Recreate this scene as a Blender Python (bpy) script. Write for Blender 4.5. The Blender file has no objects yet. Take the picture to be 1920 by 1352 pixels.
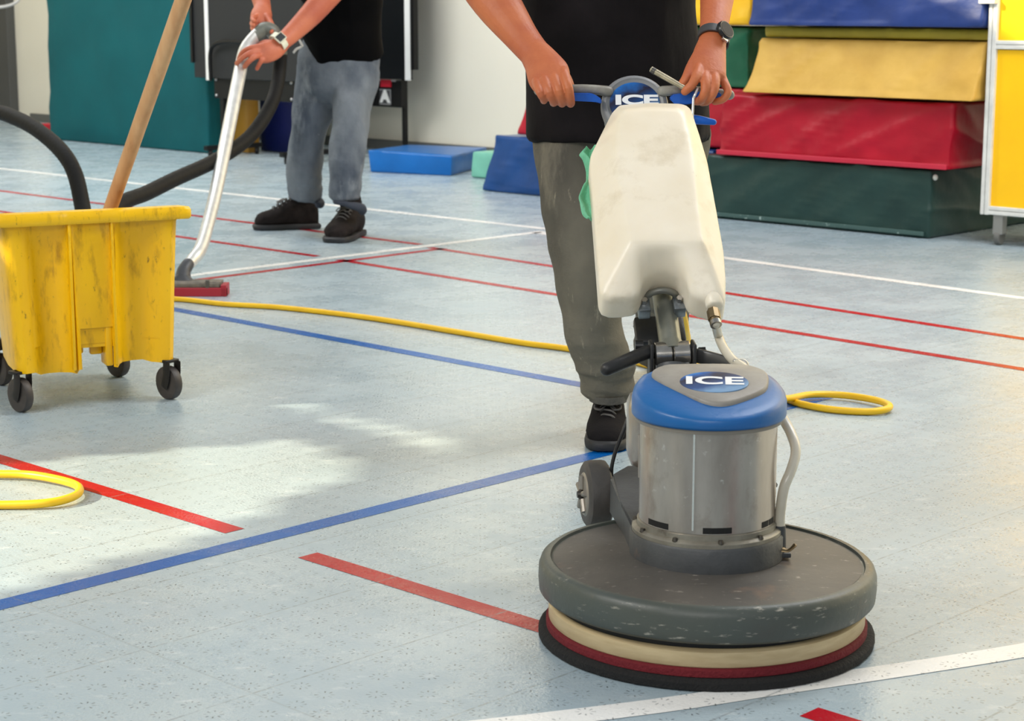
import bpy, bmesh, math, random
from mathutils import Vector as V, Matrix, noise
import numpy as np

# ---------------------------------------------------------------- camera, world, lights
SC = bpy.context.scene
COL = SC.collection
FPX = 3585.0; CAMH = 1.0; PIT = math.atan(676 / FPX)
cd = bpy.data.cameras.new('camera'); cam = bpy.data.objects.new('camera', cd); COL.objects.link(cam)
cd.sensor_width = 36; cd.lens = FPX / 1920 * 36
cd.dof.use_dof = True; cd.dof.focus_distance = 3.6; cd.dof.aperture_fstop = 11
cam.location = (0, 0, CAMH); cam.rotation_euler = (math.pi / 2 - PIT, 0, 0)
SC.camera = cam
SC.view_settings.view_transform = 'Standard'; SC.view_settings.look = 'None'
SC.view_settings.exposure = -0.17; SC.view_settings.gamma = 1; SC.view_settings.use_curve_mapping = False
w = bpy.data.worlds.new('world'); SC.world = w; w.use_nodes = True
wn = w.node_tree.nodes['Background']; wn.inputs[0].default_value = (0.86, 0.94, 1.0, 1); wn.inputs[1].default_value = 0.45

def light(name, kind, loc, target, energy, color, size=1.0, size_y=None, angle=None):
    l = bpy.data.lights.new(name, kind); o = bpy.data.objects.new(name, l); COL.objects.link(o)
    l.energy = energy; l.color = color
    if kind == 'AREA':
        l.size = size
        if size_y: l.shape = 'RECTANGLE'; l.size_y = size_y
    if kind == 'SUN': l.angle = angle
    o.location = loc
    o.rotation_euler = (V(target) - V(loc)).to_track_quat('-Z', 'Y').to_euler()
    return o
SUND = V((0.85, 0.15, -0.5)).normalized()
light('sun', 'SUN', (-8, 0, 6), V((-8, 0, 6)) + SUND, 8.5, (1.0, 0.86, 0.60), angle=math.radians(0.55))
light('key_light_left', 'AREA', (-3.0, 1.6, 3.4), (0.3, 4.4, 0.4), 110, (1.0, 0.97, 0.93), 1.6, 1.2)  # added area light: key from the left and gloss, no fixture modelled
light('fill_light_far', 'AREA', (-3.2, 9.2, 4.0), (-2.4, 12.6, 0.2), 260, (0.96, 0.98, 1.0), 4.0, 1.2)  # added fill that brightens the back wall and far floor
light('fill_light_behind', 'AREA', (-0.8, -2.2, 3.4), (0.0, 4.5, 0.5), 92, (1.0, 0.98, 0.95), 3.0, 1.0)  # added fill from behind the camera for surfaces facing it
light('fill_light_right', 'AREA', (2.4, 5.4, 3.8), (1.6, 7.3, 0.0), 175, (0.97, 0.98, 1.0), 3.0, 1.5)  # extra light added to lift the floor by the right mats
light('fill_light_corner', 'AREA', (-3.2, 12.6, 3.6), (-3.9, 15.8, 0.6), 60, (1.0, 0.98, 0.93), 1.2, 0.6)  # small added fill lifting the left end of the back wall
light('warm_fill_right', 'AREA', (3.6, 5.2, 2.3), (1.75, 5.3, 0), 30, (1.0, 0.80, 0.48), 1.3, 1.3)  # invented warm light for the glow on the right floor, no window there

# ---------------------------------------------------------------- geometry of the place seen from the camera
cp, sp = math.cos(PIT), math.sin(PIT)
O = V((0, 0, CAMH))
AX = V((-0.7178, 0.6963, 0)); BX = V((0.6963, 0.7178, 0))      # the two directions of the court lines
def ray(x, y):
    u = (x - 960) / FPX; v = (676 - y) / FPX
    return V((u, cp + v * sp, -sp + v * cp))
def F(x, y, z=0.0):
    r = ray(x, y); return O + r * ((z - CAMH) / r.z)
def P(x, y, D):
    r = ray(x, y); return O + r * (D / r.y)
def onplane(x, y, p0, n):
    r = ray(x, y); return O + r * ((p0 - O).dot(n) / r.dot(n))
def proj(q):
    d = q.y * cp - (q.z - CAMH) * sp; uu = q.y * sp + (q.z - CAMH) * cp
    return 960 + FPX * q.x / d, 676 - FPX * uu / d
def C(a, b, z=0.0):
    return AX * a + BX * b + V((0, 0, z))

# ---------------------------------------------------------------- materials
def lin(c):
    return tuple(((x / 255) / 12.92 if x / 255 <= 0.04045 else ((x / 255 + 0.055) / 1.055) ** 2.4) for x in c) + (1,)
class NT:
    def __init__(s, name):
        s.m = bpy.data.materials.new(name); s.m.use_nodes = True
        s.t = s.m.node_tree; s.b = s.t.nodes['Principled BSDF']
    def n(s, t, **k):
        x = s.t.nodes.new(t)
        for a, v in k.items(): setattr(x, a, v)
        return x
    def l(s, a, b): s.t.links.new(a, b)
    def math(s, op, a, b=None, c=None, clamp=False):
        x = s.n('ShaderNodeMath', operation=op, use_clamp=clamp)
        for i, v in enumerate((a, b, c)):
            if v is None: continue
            if isinstance(v, (int, float)): x.inputs[i].default_value = v
            else: s.l(v, x.inputs[i])
        return x.outputs[0]
    def mix(s, fac, a, b):
        x = s.n('ShaderNodeMix', data_type='RGBA')
        for i, v in ((0, fac), (6, a), (7, b)):
            if isinstance(v, (int, float, tuple)): x.inputs[i].default_value = v
            else: s.l(v, x.inputs[i])
        return x.outputs[2]
    def noise(s, scale, detail=4, stretch=None, rough=0.55, vec=None):
        x = s.n('ShaderNodeTexNoise'); x.inputs['Scale'].default_value = scale
        x.inputs['Detail'].default_value = detail; x.inputs['Roughness'].default_value = rough
        if vec is None:
            vec = s.n('ShaderNodeTexCoord').outputs['Object']
        mp = s.n('ShaderNodeMapping'); s.l(vec, mp.inputs[0])
        if stretch: mp.inputs['Scale'].default_value = stretch
        s.l(mp.outputs[0], x.inputs['Vector'])
        return x.outputs['Fac']
    def ramp(s, f, lo, hi):
        x = s.n('ShaderNodeMapRange'); s.l(f, x.inputs[0])
        x.inputs[1].default_value = lo; x.inputs[2].default_value = hi
        return x.outputs[0]
MATS = {}
def mat(name, col, rough=0.6, metal=0.0, var=None, bump=None, dirt=None, spec=0.5, sss=None, coat=0, fine=None, dirt2=None):
    """var=(scale, colour2, stretch)  dirt=(colour, scale, lo, hi, stretch)  bump=(scale, strength, stretch)"""
    if name in MATS: return MATS[name]
    m = NT(name); c = lin(col); m.b.inputs['Base Color'].default_value = c
    out = None
    if var:
        f = m.ramp(m.noise(var[0], 5, var[2] if len(var) > 2 else None), 0.35, 0.68)
        out = m.mix(f, c, lin(var[1]))
    for d in (dirt, dirt2):
        if d:
            f = m.ramp(m.noise(d[1], 8, d[4] if len(d) > 4 else None, 0.65), d[2], d[3])
            out = m.mix(f, out if out else c, lin(d[0]))
    if out: m.l(out, m.b.inputs['Base Color'])
    m.b.inputs['Roughness'].default_value = rough; m.b.inputs['Metallic'].default_value = metal
    m.b.inputs['Specular IOR Level'].default_value = spec
    if coat: m.b.inputs['Coat Weight'].default_value = coat; m.b.inputs['Coat Roughness'].default_value = 0.15
    if sss: m.b.inputs['Subsurface Weight'].default_value = sss[0]; m.b.inputs['Subsurface Radius'].default_value = sss[1]; m.b.inputs['Subsurface Scale'].default_value = sss[2]
    if bump:
        bn = m.n('ShaderNodeBump'); bn.inputs['Strength'].default_value = bump[1]; bn.inputs['Distance'].default_value = 0.01
        h = m.noise(bump[0], 5, bump[2] if len(bump) > 2 else None)
        m.l(h, bn.inputs['Height']); last = bn
        if fine:
            b2 = m.n('ShaderNodeBump'); b2.inputs['Strength'].default_value = fine[1]; b2.inputs['Distance'].default_value = 0.002
            m.l(m.noise(fine[0], 3), b2.inputs['Height']); m.l(bn.outputs[0], b2.inputs['Normal']); last = b2
        m.l(last.outputs[0], m.b.inputs['Normal'])
    MATS[name] = m.m
    return m.m

def floor_mat(name, col, col2, dots=1.0, scuff=1.0):
    m = NT(name)
    pos = m.n('ShaderNodeNewGeometry').outputs['Position']
    def dot(v):
        x = m.n('ShaderNodeVectorMath', operation='DOT_PRODUCT'); m.l(pos, x.inputs[0]); x.inputs[1].default_value = v
        return x.outputs['Value']
    a, b = dot(AX), dot(BX)
    S = 0.0535
    def cell(v, off): return m.math('SUBTRACT', m.math('FRACT', m.math('MULTIPLY', m.math('ADD', v, off), 1 / S)), 0.5)
    ca, cb = cell(a, 0.01), cell(b, 0.02)
    r = m.math('SQRT', m.math('ADD', m.math('MULTIPLY', ca, ca), m.math('MULTIPLY', cb, cb)))
    th = m.math('ARCTAN2', ca, cb)
    sp_ = m.math('COSINE', m.math('MULTIPLY', th, 8.0))
    ang = m.ramp(sp_, 0.50, 0.88)
    band = m.math('MULTIPLY', m.ramp(r, 0.145, 0.175), m.ramp(r, 0.295, 0.265))
    wob = m.ramp(m.noise(90, 2, vec=pos), 0.35, 0.6)
    d = m.math('MULTIPLY', m.math('MULTIPLY', ang, band), m.math('MULTIPLY', wob, dots))
    # tile joints
    fa = m.math('ABSOLUTE', m.math('SUBTRACT', m.math('FRACT', m.math('ADD', m.math('MULTIPLY', m.math('SUBTRACT', a, 1.305), 1 / 0.275), 0.5)), 0.5))
    seam = m.math('MULTIPLY', m.ramp(fa, 0.010, 0.004), m.ramp(m.noise(60, 3, vec=pos), 0.35, 0.6))
    fb = m.math('ABSOLUTE', m.math('SUBTRACT', m.math('FRACT', m.math('MULTIPLY', b, 1 / 1.1)), 0.5))
    seam2 = m.math('MULTIPLY', m.ramp(fb, 0.0025, 0.001), 0.4)
    seam = m.math('MAXIMUM', seam, seam2)
    c = m.mix(m.ramp(m.noise(1.6, 5, vec=pos), 0.35, 0.7), lin(col), lin(col2))
    lgt = m.math('MULTIPLY', m.ramp(m.noise(14, 8, (1, 2.2, 1), 0.7, vec=pos), 0.56, 0.74), 0.45 * scuff)
    c = m.mix(lgt, c, lin((222, 228, 230)))
    c = m.mix(m.math('MULTIPLY', m.ramp(m.noise(2.7, 7, None, 0.7, vec=pos), 0.55, 0.75), 0.30 * scuff), c, lin((150, 162, 172)))
    c = m.mix(m.math('MULTIPLY', seam, 0.7), c, lin((120, 128, 130)))
    c = m.mix(m.math('MULTIPLY', d, 0.9), c, lin((80, 90, 96)))
    m.l(c, m.b.inputs['Base Color'])
    ro = m.n('ShaderNodeMapRange'); m.l(m.noise(5, 6, None, 0.7, vec=pos), ro.inputs[0])
    ro.inputs[1].default_value = 0.3; ro.inputs[2].default_value = 0.75; ro.inputs[3].default_value = 0.16; ro.inputs[4].default_value = 0.42
    m.l(ro.outputs[0], m.b.inputs['Roughness'])
    m.b.inputs['Specular IOR Level'].default_value = 0.5 if scuff > 0.5 else 0.18
    bn = m.n('ShaderNodeBump'); bn.inputs['Strength'].default_value = 0.45; bn.inputs['Distance'].default_value = 0.002
    m.l(m.noise(170, 3, vec=pos), bn.inputs['Height'])
    b2 = m.n('ShaderNodeBump'); b2.inputs['Strength'].default_value = 0.06; b2.inputs['Distance'].default_value = 0.01
    m.l(m.noise(9, 4, vec=pos), b2.inputs['Height']); m.l(bn.outputs[0], b2.inputs['Normal'])
    m.l(b2.outputs[0], m.b.inputs['Normal'])
    return m.m

# ---------------------------------------------------------------- mesh helpers
def obj(name, bm, m, parent=None, smooth=None, kind=None):
    if isinstance(bm, bpy.types.Mesh): me = bm
    else:
        bmesh.ops.recalc_face_normals(bm, faces=bm.faces[:])
        me = bpy.data.meshes.new(name); bm.to_mesh(me); bm.free()
    me.name = name
    for x in (m if isinstance(m, (list, tuple)) else [m]): me.materials.append(x)
    o = bpy.data.objects.new(name, me); COL.objects.link(o)
    if parent is not None:
        r = parent
        off = V((0, 0, 0))
        while r is not None: off += r.location; r = r.parent
        me.transform(Matrix.Translation(-off)); o.parent = parent
    if smooth is not None:
        me.shade_smooth()
        if smooth < 180: me.set_sharp_from_angle(angle=math.radians(smooth))
    if kind: o['kind'] = kind
    return o
def recentre(o, p):
    o.data.transform(Matrix.Translation(-V(p))); o.location = p; return o
def tag(o, label, cat, group=None):
    o['label'] = label; o['category'] = cat
    if group: o['group'] = group
    return o
def thing(name, label, cat, loc, group=None):
    o = bpy.data.objects.new(name, None); COL.objects.link(o); o.location = loc; o.empty_display_size = 0.1
    return tag(o, label, cat, group)
def box(bm, lo, hi, bev=0.0, M=None, seg=2, mi=0):
    c = (V(lo) + V(hi)) / 2; s = V(hi) - V(lo)
    g = bmesh.ops.create_cube(bm, size=1.0)
    vs = g['verts']
    for v in vs: v.co = V((v.co.x * s.x, v.co.y * s.y, v.co.z * s.z)) + c
    fs = list({f for v in vs for f in v.link_faces})
    for f in fs: f.material_index = mi
    if bev:
        es = list({e for v in vs for e in v.link_edges})
        r = bmesh.ops.bevel(bm, geom=es, offset=bev, segments=seg, affect='EDGES', profile=0.5, clamp_overlap=True)
        vs = list({v for f in r['faces'] for v in f.verts} | {v for v in vs if v.is_valid})
    if M is not None:
        for v in vs: v.co = M @ v.co
    return vs
def frameM(o, x, y, z):
    return Matrix(((x[0], y[0], z[0], o[0]), (x[1], y[1], z[1], o[1]), (x[2], y[2], z[2], o[2]), (0, 0, 0, 1)))
COURT = frameM((0, 0, 0), AX, BX, (0, 0, 1))
def catmull(pts, n):
    if n <= 1 or len(pts) < 3: return [list(p) for p in pts]
    out = []
    P_ = [pts[0]] + list(pts) + [pts[-1]]
    for i in range(1, len(P_) - 2):
        p0, p1, p2, p3 = P_[i - 1:i + 3]
        for k in range(n):
            t = k / n
            out.append([0.5 * ((2 * b) + (-a + c) * t + (2 * a - 5 * b + 4 * c - d) * t * t + (-a + 3 * b - 3 * c + d) * t ** 3) for a, b, c, d in zip(p0, p1, p2, p3)])
    out.append(list(pts[-1]))
    return out
def sweep(bm, pts, rad, seg=12, side=(1, 0, 0), cap='round', n=5, mi=0, sq=0.0):
    data = []
    for i, p in enumerate(pts):
        r = rad[i] if isinstance(rad, (list, tuple)) and len(rad) == len(pts) and not (len(rad) == 2 and len(pts) != 2) else rad
        if isinstance(r, (int, float)): r = (r, r)
        data.append([p[0], p[1], p[2], r[0], r[1]])
    d = catmull(data, n)
    ps = [V(x[:3]) for x in d]; rs = [(max(x[3], 1e-4), max(x[4], 1e-4)) for x in d]
    T = []
    for i in range(len(ps)):
        T.append((ps[min(i + 1, len(ps) - 1)] - ps[max(i - 1, 0)]).normalized())
    s = V(side); rings = []
    frames = []
    for i in range(len(ps)):
        s = s - T[i] * s.dot(T[i])
        if s.length < 1e-4: s = T[i].orthogonal()
        s.normalize(); frames.append((s.copy(), T[i].cross(s)))
    seqs = []
    if cap == 'round':
        r0 = min(rs[0]); 
        for a in (75, 50, 25): a = math.radians(a); seqs.append((ps[0] - T[0] * r0 * math.sin(a), rs[0][0] * math.cos(a), rs[0][1] * math.cos(a), frames[0]))
    for i in range(len(ps)): seqs.append((ps[i], rs[i][0], rs[i][1], frames[i]))
    if cap == 'round':
        r0 = min(rs[-1])
        for a in (25, 50, 75): a = math.radians(a); seqs.append((ps[-1] + T[-1] * r0 * math.sin(a), rs[-1][0] * math.cos(a), rs[-1][1] * math.cos(a), frames[-1]))
    for c, ra, rb, (u, v) in seqs:
        ring = []
        for k in range(seg):
            t = 2 * math.pi * k / seg; cc, ss = math.cos(t), math.sin(t)
            if sq:
                e = 1 - sq; cc = math.copysign(abs(cc) ** e, cc); ss = math.copysign(abs(ss) ** e, ss)
            ring.append(bm.verts.new(c + u * ra * cc + v * rb * ss))
        rings.append(ring)
    skin(bm, rings, mi)
    return rings
def skin(bm, rings, mi=0, closed=True, caps=True):
    for A, B in zip(rings, rings[1:]):
        n = len(A)
        for k in range(n if closed else n - 1):
            f = bm.faces.new((A[k], A[(k + 1) % n], B[(k + 1) % n], B[k])); f.material_index = mi
    if caps:
        f = bm.faces.new(rings[0][::-1]); f.material_index = mi
        f = bm.faces.new(rings[-1]); f.material_index = mi
def lathe(bm, c, prof, seg=64, M=None, mi=0, caps=True):
    """prof: (r, z) bottom to top"""
    rings = []
    for r, z in prof:
        rings.append([bm.verts.new(V((c[0] + r * math.cos(2 * math.pi * k / seg), c[1] + r * math.sin(2 * math.pi * k / seg), c[2] + z))) for k in range(seg)])
    if M is not None:
        for R in rings:
            for v in R: v.co = M @ v.co
    skin(bm, rings, mi, True, caps)
def cyl(bm, p0, p1, r0, r1=None, seg=24, mi=0, bev=0.0):
    r1 = r0 if r1 is None else r1
    p0, p1 = V(p0), V(p1); t = (p1 - p0).normalized()
    if bev:
        sweep_pts = [p0, p0 + t * bev, p1 - t * bev, p1]; rr = [r0 - bev, r0, r1, r1 - bev]
    else: sweep_pts = [p0, p1]; rr = [r0, r1]
    u = t.orthogonal().normalized(); v = t.cross(u)
    rings = [[bm.verts.new(p + (u * math.cos(2 * math.pi * k / seg) + v * math.sin(2 * math.pi * k / seg)) * r) for k in range(seg)] for p, r in zip(sweep_pts, rr)]
    skin(bm, rings, mi)
def prism(bm, poly, d, mi=0):
    """poly: list of 3D points, d: extrusion vector"""
    A = [bm.verts.new(p) for p in poly]; B = [bm.verts.new(V(p) + V(d)) for p in poly]
    skin(bm, [A, B], mi)
    return A + B
def ellipsoid(bm, c, r, M=None):
    g = bmesh.ops.create_icosphere(bm, subdivisions=3, radius=1.0)
    for v in g['verts']:
        v.co = V((v.co.x * r[0], v.co.y * r[1], v.co.z * r[2]))
        if M is not None: v.co = M @ v.co
        v.co += V(c)
def evaluated(bm, mods):
    bmesh.ops.recalc_face_normals(bm, faces=bm.faces[:])
    me = bpy.data.meshes.new('tmp'); bm.to_mesh(me); bm.free()
    o = bpy.data.objects.new('tmp', me); COL.objects.link(o)
    for t, k in mods:
        m = o.modifiers.new('m', t)
        for a, v in k.items(): setattr(m, a, v)
    dg = bpy.context.evaluated_depsgraph_get(); dg.update()
    out = bpy.data.meshes.new_from_object(o.evaluated_get(dg))
    bpy.data.objects.remove(o); bpy.data.meshes.remove(me)
    return out
def union(bm, voxel, it=6, fac=0.5):
    return evaluated(bm, [('REMESH', dict(mode='VOXEL', voxel_size=voxel)), ('SMOOTH', dict(factor=fac, iterations=it))])
def displace(me, fn):
    nr = [v.normal.copy() for v in me.vertices]
    for v, n_ in zip(me.vertices, nr):
        v.co += n_ * fn(v.co)
    me.update()
def nz(p, s, st=(1, 1, 1)): return noise.noise(V((p.x * s * st[0], p.y * s * st[1], p.z * s * st[2])))
def ridge(p, s, st=(1, 1, 1)): return 1 - 2 * abs(noise.noise(V((p.x * s * st[0], p.y * s * st[1], p.z * s * st[2] + 7))))
def text(name, s, size, M, m, parent, depth=0.0006, off=0.0, sx=1.0):
    cu = bpy.data.curves.new('t', 'FONT'); cu.body = s; cu.size = size; cu.extrude = depth; cu.offset = off
    cu.align_x = 'CENTER'; cu.align_y = 'CENTER'
    o = bpy.data.objects.new('t', cu); COL.objects.link(o)
    dg = bpy.context.evaluated_depsgraph_get(); dg.update()
    me = bpy.data.meshes.new_from_object(o.evaluated_get(dg)); bpy.data.objects.remove(o)
    me.transform(M @ Matrix.Scale(sx, 4, (1, 0, 0)))
    me.materials.clear()
    return obj(name, me, m, parent)

# ---------------------------------------------------------------- the room
FL = floor_mat('floor_vinyl', (158, 177, 188), (170, 185, 193))
M_BLUE = floor_mat('line_blue', (2, 94, 172), (2, 84, 160), 0.35, 0.08)
M_RED = floor_mat('line_red', (176, 6, 34), (160, 4, 30), 0.3, 0.08)
M_WHITE = floor_mat('line_white', (240, 240, 238), (226, 228, 228), 0.8, 0.2)
bm = bmesh.new()
f = bm.faces.new([bm.verts.new(p) for p in (V((-8, -3, 0)), V((9, -3, 0)), V((9, 20, 0)), V((-8, 20, 0)))]); f.material_index = 0
def strip(p, q, wd, mi, z=0.0006):
    p, q = V(p), V(q); t = (q - p).normalized(); s = V((-t.y, t.x, 0)) * wd / 2
    vs = [bm.verts.new(V((x.x, x.y, z))) for x in (p - s, q - s, q + s, p + s)]
    f = bm.faces.new(vs); f.material_index = mi
def sA(b, a0, a1, wd, mi, b1=None, z=0.0006): strip(C(a0, b), C(a1, b if b1 is None else b1), wd, mi, z)
def sB(a, b0, b1, wd, mi, z=0.0006): strip(C(a, b0), C(a, b1), wd, mi, z)
sB(2.765, -2, 4.03, 0.05, 1)                       # blue going up to the right
sA(3.685, 2.765, 9, 0.05, 1)                       # blue along the cord
sA(2.17, 2.845, 9, 0.046, 2); sA(2.163, 2.62, 1.76, 0.046, 2); sA(2.156, 1.50, -1, 0.046, 2)
sA(4.87, 5.80, 9.5, 0.04, 2); sA(4.862, 5.66, 2.0, 0.04, 2, 4.66)
sA(5.41, 5.78, 12, 0.04, 2); sA(5.37, 5.68, 2.4, 0.04, 2, 5.09)
sB(5.615, 1.5, 5.39, 0.04, 2); sB(5.725, 1.5, 6.1, 0.05, 3)
sA(6.18, 5.725, 13, 0.05, 3, 6.12); sA(6.05, 5.725, 2.6, 0.05, 3, 5.79)
arc = [(2.3, 0.9), (1.754, 1.862), (1.589, 2.205), (1.413, 2.606), (1.30, 2.95), (1.2, 3.4)]
pp = catmull(arc, 6)
L = []
for i, q in enumerate(pp):
    a_, b_ = pp[max(i - 1, 0)], pp[min(i + 1, len(pp) - 1)]
    t = (C(*b_) - C(*a_)).normalized(); s = V((-t.y, t.x, 0)) * 0.027
    c = C(*q) + V((0, 0, 0.0009)); L.append((bm.verts.new(c - s), bm.verts.new(c + s)))
for (a_, b_), (c_, d_) in zip(L, L[1:]): f = bm.faces.new((a_, c_, d_, b_)); f.material_index = 3
bmesh.ops.recalc_face_normals(bm, faces=bm.faces[:])
for f in bm.faces:
    if f.normal.z < 0: f.normal_flip()
fo = bpy.data.meshes.new('floor'); bm.to_mesh(fo); bm.free()
obj('floor', fo, [FL, M_BLUE, M_RED, M_WHITE], kind='structure')

M_WALL = mat('wall_paint', (226, 221, 205), 0.7, var=(0.7, (218, 212, 196)), bump=(60, 0.03))
bm = bmesh.new(); box(bm, (-6, 8.78, -0.02), (22, 8.98, 5.5), M=COURT); obj('wall_back', bm, M_WALL, kind='structure')
M_BASE = mat('baseboard_grey', (92, 92, 88), 0.5)
bm = bmesh.new(); box(bm, (-6, 8.755, 0), (14.12, 8.779, 0.068), 0.003, COURT); obj('baseboard_back', bm, M_BASE, kind='structure')
# unseen wall added to mask the sun; holes cut to shape floor light patches
POLYS = [[(-260, 1180), (-260, 900), (0, 872), (300, 845), (580, 822), (690, 868), (722, 895), (600, 925), (500, 968), (440, 1003), (0, 1118)],
         [(505, 752), (560, 748), (905, 838), (850, 852)]]
def inside(x, y, poly):
    r = False; j = len(poly) - 1
    for i in range(len(poly)):
        (xi, yi), (xj, yj) = poly[i], poly[j]
        if (yi > y) != (yj > y) and x < (xj - xi) * (y - yi) / (yj - yi) + xi: r = not r
        j = i
    return r
bm = bmesh.new(); WX = -5.0; cs = 0.04
y0, y1, z0, z1 = 1.2, 4.8, 1.2, 3.4
def quad(ya, yb, za, zb):
    box(bm, (WX - 0.04, ya, za), (WX, yb, zb))
quad(-3, y0, 0, 5); quad(y1, 17.2, 0, 5); quad(y0, y1, 0, z0); quad(y0, y1, z1, 5)
zz = z0
while zz < z1 - 1e-6:
    run = None; yy = y0
    while yy < y1 + 1e-6:
        c = V((WX, yy + cs / 2, zz + cs / 2)); q = c + SUND * (c.z / -SUND.z)
        px, py = proj(q) if q.y > 0.5 else (-9e3, -9e3)
        hole = any(inside(px, py, pl) for pl in POLYS) and yy < y1 - 1e-6
        if not hole and run is None: run = yy
        if (hole or yy >= y1 - 1e-6) and run is not None:
            quad(run, min(yy, y1), zz, min(zz + cs, z1)); run = None
        yy += cs
    zz += cs
obj('sun_mask_wall', bm, M_WALL, kind='structure')
# grey door frame at the far left
bm = bmesh.new()
box(bm, (14.32, 8.70, 0), (14.50, 8.78, 3.0), 0.005, COURT); box(bm, (14.62, 8.66, 0), (14.78, 8.78, 3.0), 0.005, COURT)
obj('door_1', bm, mat('door_dark', (74, 74, 72), 0.5), kind='structure')
d1 = bpy.data.objects['door_1']
bm = bmesh.new(); box(bm, (14.50, 8.735, 0), (14.62, 8.78, 3.0), 0.003, COURT); obj('door_panel', bm, mat('door_light', (118, 120, 118), 0.45), d1)

# ---------------------------------------------------------------- gym mats
def vinyl(name, c, c2=None, rough=0.42):
    return mat('vinyl_' + name, c, rough, spec=0.32, var=(5, c2 or tuple(int(x * 0.88) for x in c)), bump=(7, 0.5), fine=(400, 0.05))
def pad(name, label, corners, m, wr=0.006, group=None, cuts=30, seed=0, cat='gym mat', bev=0.012):
    """corners: 8 points, bottom ring then top ring, each in the same order"""
    bm = bmesh.new(); vs = [bm.verts.new(V(c)) for c in corners]
    for q in ((0, 1, 2, 3), (7, 6, 5, 4), (0, 4, 5, 1), (1, 5, 6, 2), (2, 6, 7, 3), (3, 7, 4, 0)): bm.faces.new([vs[i] for i in q])
    bmesh.ops.recalc_face_normals(bm, faces=bm.faces[:])
    bmesh.ops.bevel(bm, geom=bm.edges[:], offset=bev, segments=2, affect='EDGES', profile=0.6)
    bmesh.ops.subdivide_edges(bm, edges=[e for e in bm.edges if e.calc_length() > 0.12], cuts=cuts, use_grid_fill=True)
    bmesh.ops.triangulate(bm, faces=[f for f in bm.faces if len(f.verts) > 4])
    bm.normal_update(); zlo = min(v.co.z for v in bm.verts)
    for v in bm.verts:
        p = v.co; q = V((p.x + 0.9 * p.z + seed, p.y + seed, p.z * 1.3))
        k = min(1, (p.z - zlo) / 0.03)
        d1 = p.dot(AX) * 1.0 + p.z * 1.5 + seed; d2 = p.dot(AX) - p.z * 0.6
        dg = ridge(V((d1, d2 * 0.25, p.dot(BX) * 0.3)), 4.2) ** 3
        k *= 0.15 if abs(v.normal.z) > 0.8 else 1.0
        v.co = p + v.normal * wr * k * (1.6 * nz(q, 3.2, (1.4, 1, 1)) + 1.5 * dg + 0.6 * ridge(q, 6, (1.5, 1, 0.6)) - 0.8)
    o = obj(name, bm, m, None, 60)
    recentre(o, C(0, 0) + sum((V(c) for c in corners[:4]), V()) / 4)
    tag(o, label, cat, group)
    return o
def cbox(a0, a1, b0, b1, z0, z1, sa=0.0, sb=0.0, sa1=0.0):
    """court aligned block; sa/sa1 insets of the top at the two ends, sb inset of the top at the front"""
    return [C(a0, b0, z0), C(a1, b0, z0), C(a1, b1, z0), C(a0, b1, z0), C(a0 + sa1, b0 + sb, z1), C(a1 - sa, b0 + sb, z1), C(a1 - sa, b1, z1), C(a0 + sa1, b1, z1)]
V_GREEN = vinyl('dark_green', (38, 66, 62)); V_RED = vinyl('red', (178, 12, 42), (160, 10, 36)); V_TAN = vinyl('tan', (214, 172, 82), (196, 154, 68), 0.55)
V_OLIVE = vinyl('olive', (168, 152, 50)); V_NAVY = vinyl('navy', (36, 62, 128)); V_YEL = vinyl('yellow', (250, 198, 40), (240, 184, 30))
V_GREEN2 = vinyl('green', (30, 104, 76)); V_BLUE = vinyl('royal_blue', (6, 66, 128), (4, 56, 112), 0.3); V_BLUE2 = vinyl('bright_blue', (14, 100, 176), (12, 90, 160), 0.3)
g1 = pad('gym_mat', 'thick dark green gym mat on the floor, bottom of the right stack', cbox(4.36, 5.60, 7.04, 7.98, 0.002, 0.292), V_GREEN, seed=1)
bm = bmesh.new(); ellipsoid(bm, C(4.352, 7.06, 0.262), (0.011, 0.011, 0.013)); obj('strap_button', bm, mat('button_white', (215, 215, 208), 0.5), g1)
bm = bmesh.new(); box(bm, (4.38, 7.028, 0.012), (5.50, 7.036, 0.030), 0.002, COURT); obj('zip_strip', bm, mat('zip_green', (60, 88, 84), 0.6, dirt=((170, 190, 186), 40, 0.6, 0.66)), g1)
g2 = pad('gym_mat', 'thick red gym mat lying on the dark green mat', cbox(4.27, 5.50, 7.03, 7.96, 0.299, 0.575, 0.02, 0.02), V_RED, 0.008, seed=2)
bm = bmesh.new(); box(bm, (4.275, 7.014, 0.300), (5.49, 7.026, 0.322), 0.003, COURT); obj('seam_flap', bm, mat('flap_red', (192, 32, 60), 0.5), g2)
pad('gym_mat', 'tan gym mat with slanted front on top of the red mat', cbox(4.15, 5.335, 6.99, 7.9, 0.590, 0.83, 0.035, 0.10), V_TAN, 0.006, seed=3)
pad('gym_mat', 'thin olive gym mat between the tan and blue mats', cbox(4.14, 5.30, 7.11, 7.9, 0.835, 0.882), V_OLIVE, 0.003, seed=4)
pad('gym_mat', 'navy blue gym mat on top of the right stack, cut by the photo edge', cbox(4.14, 5.33, 7.02, 7.95, 0.888, 1.16, 0.02, 0.04), V_NAVY, 0.005, seed=5)
pad('gym_mat', 'royal blue wedge shaped gym mat on the floor behind the man', cbox(5.68, 7.21, 7.20, 7.95, 0.002, 0.295, 0.07, 0.04), V_BLUE, 0.006, seed=6)
pad('gym_mat', 'red gym mat lying on the royal blue wedge mat', cbox(5.53, 7.02, 7.27, 8.0, 0.305, 0.585, 0.12), V_RED, 0.006, seed=7)
pad('gym_mat', 'bright green gym mat behind the watch hand, under the yellow mat', cbox(5.53, 6.6, 7.30, 8.0, 0.592, 0.872, 0.05, 0.0, 0.01), V_GREEN2, 0.006, seed=8)
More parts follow.
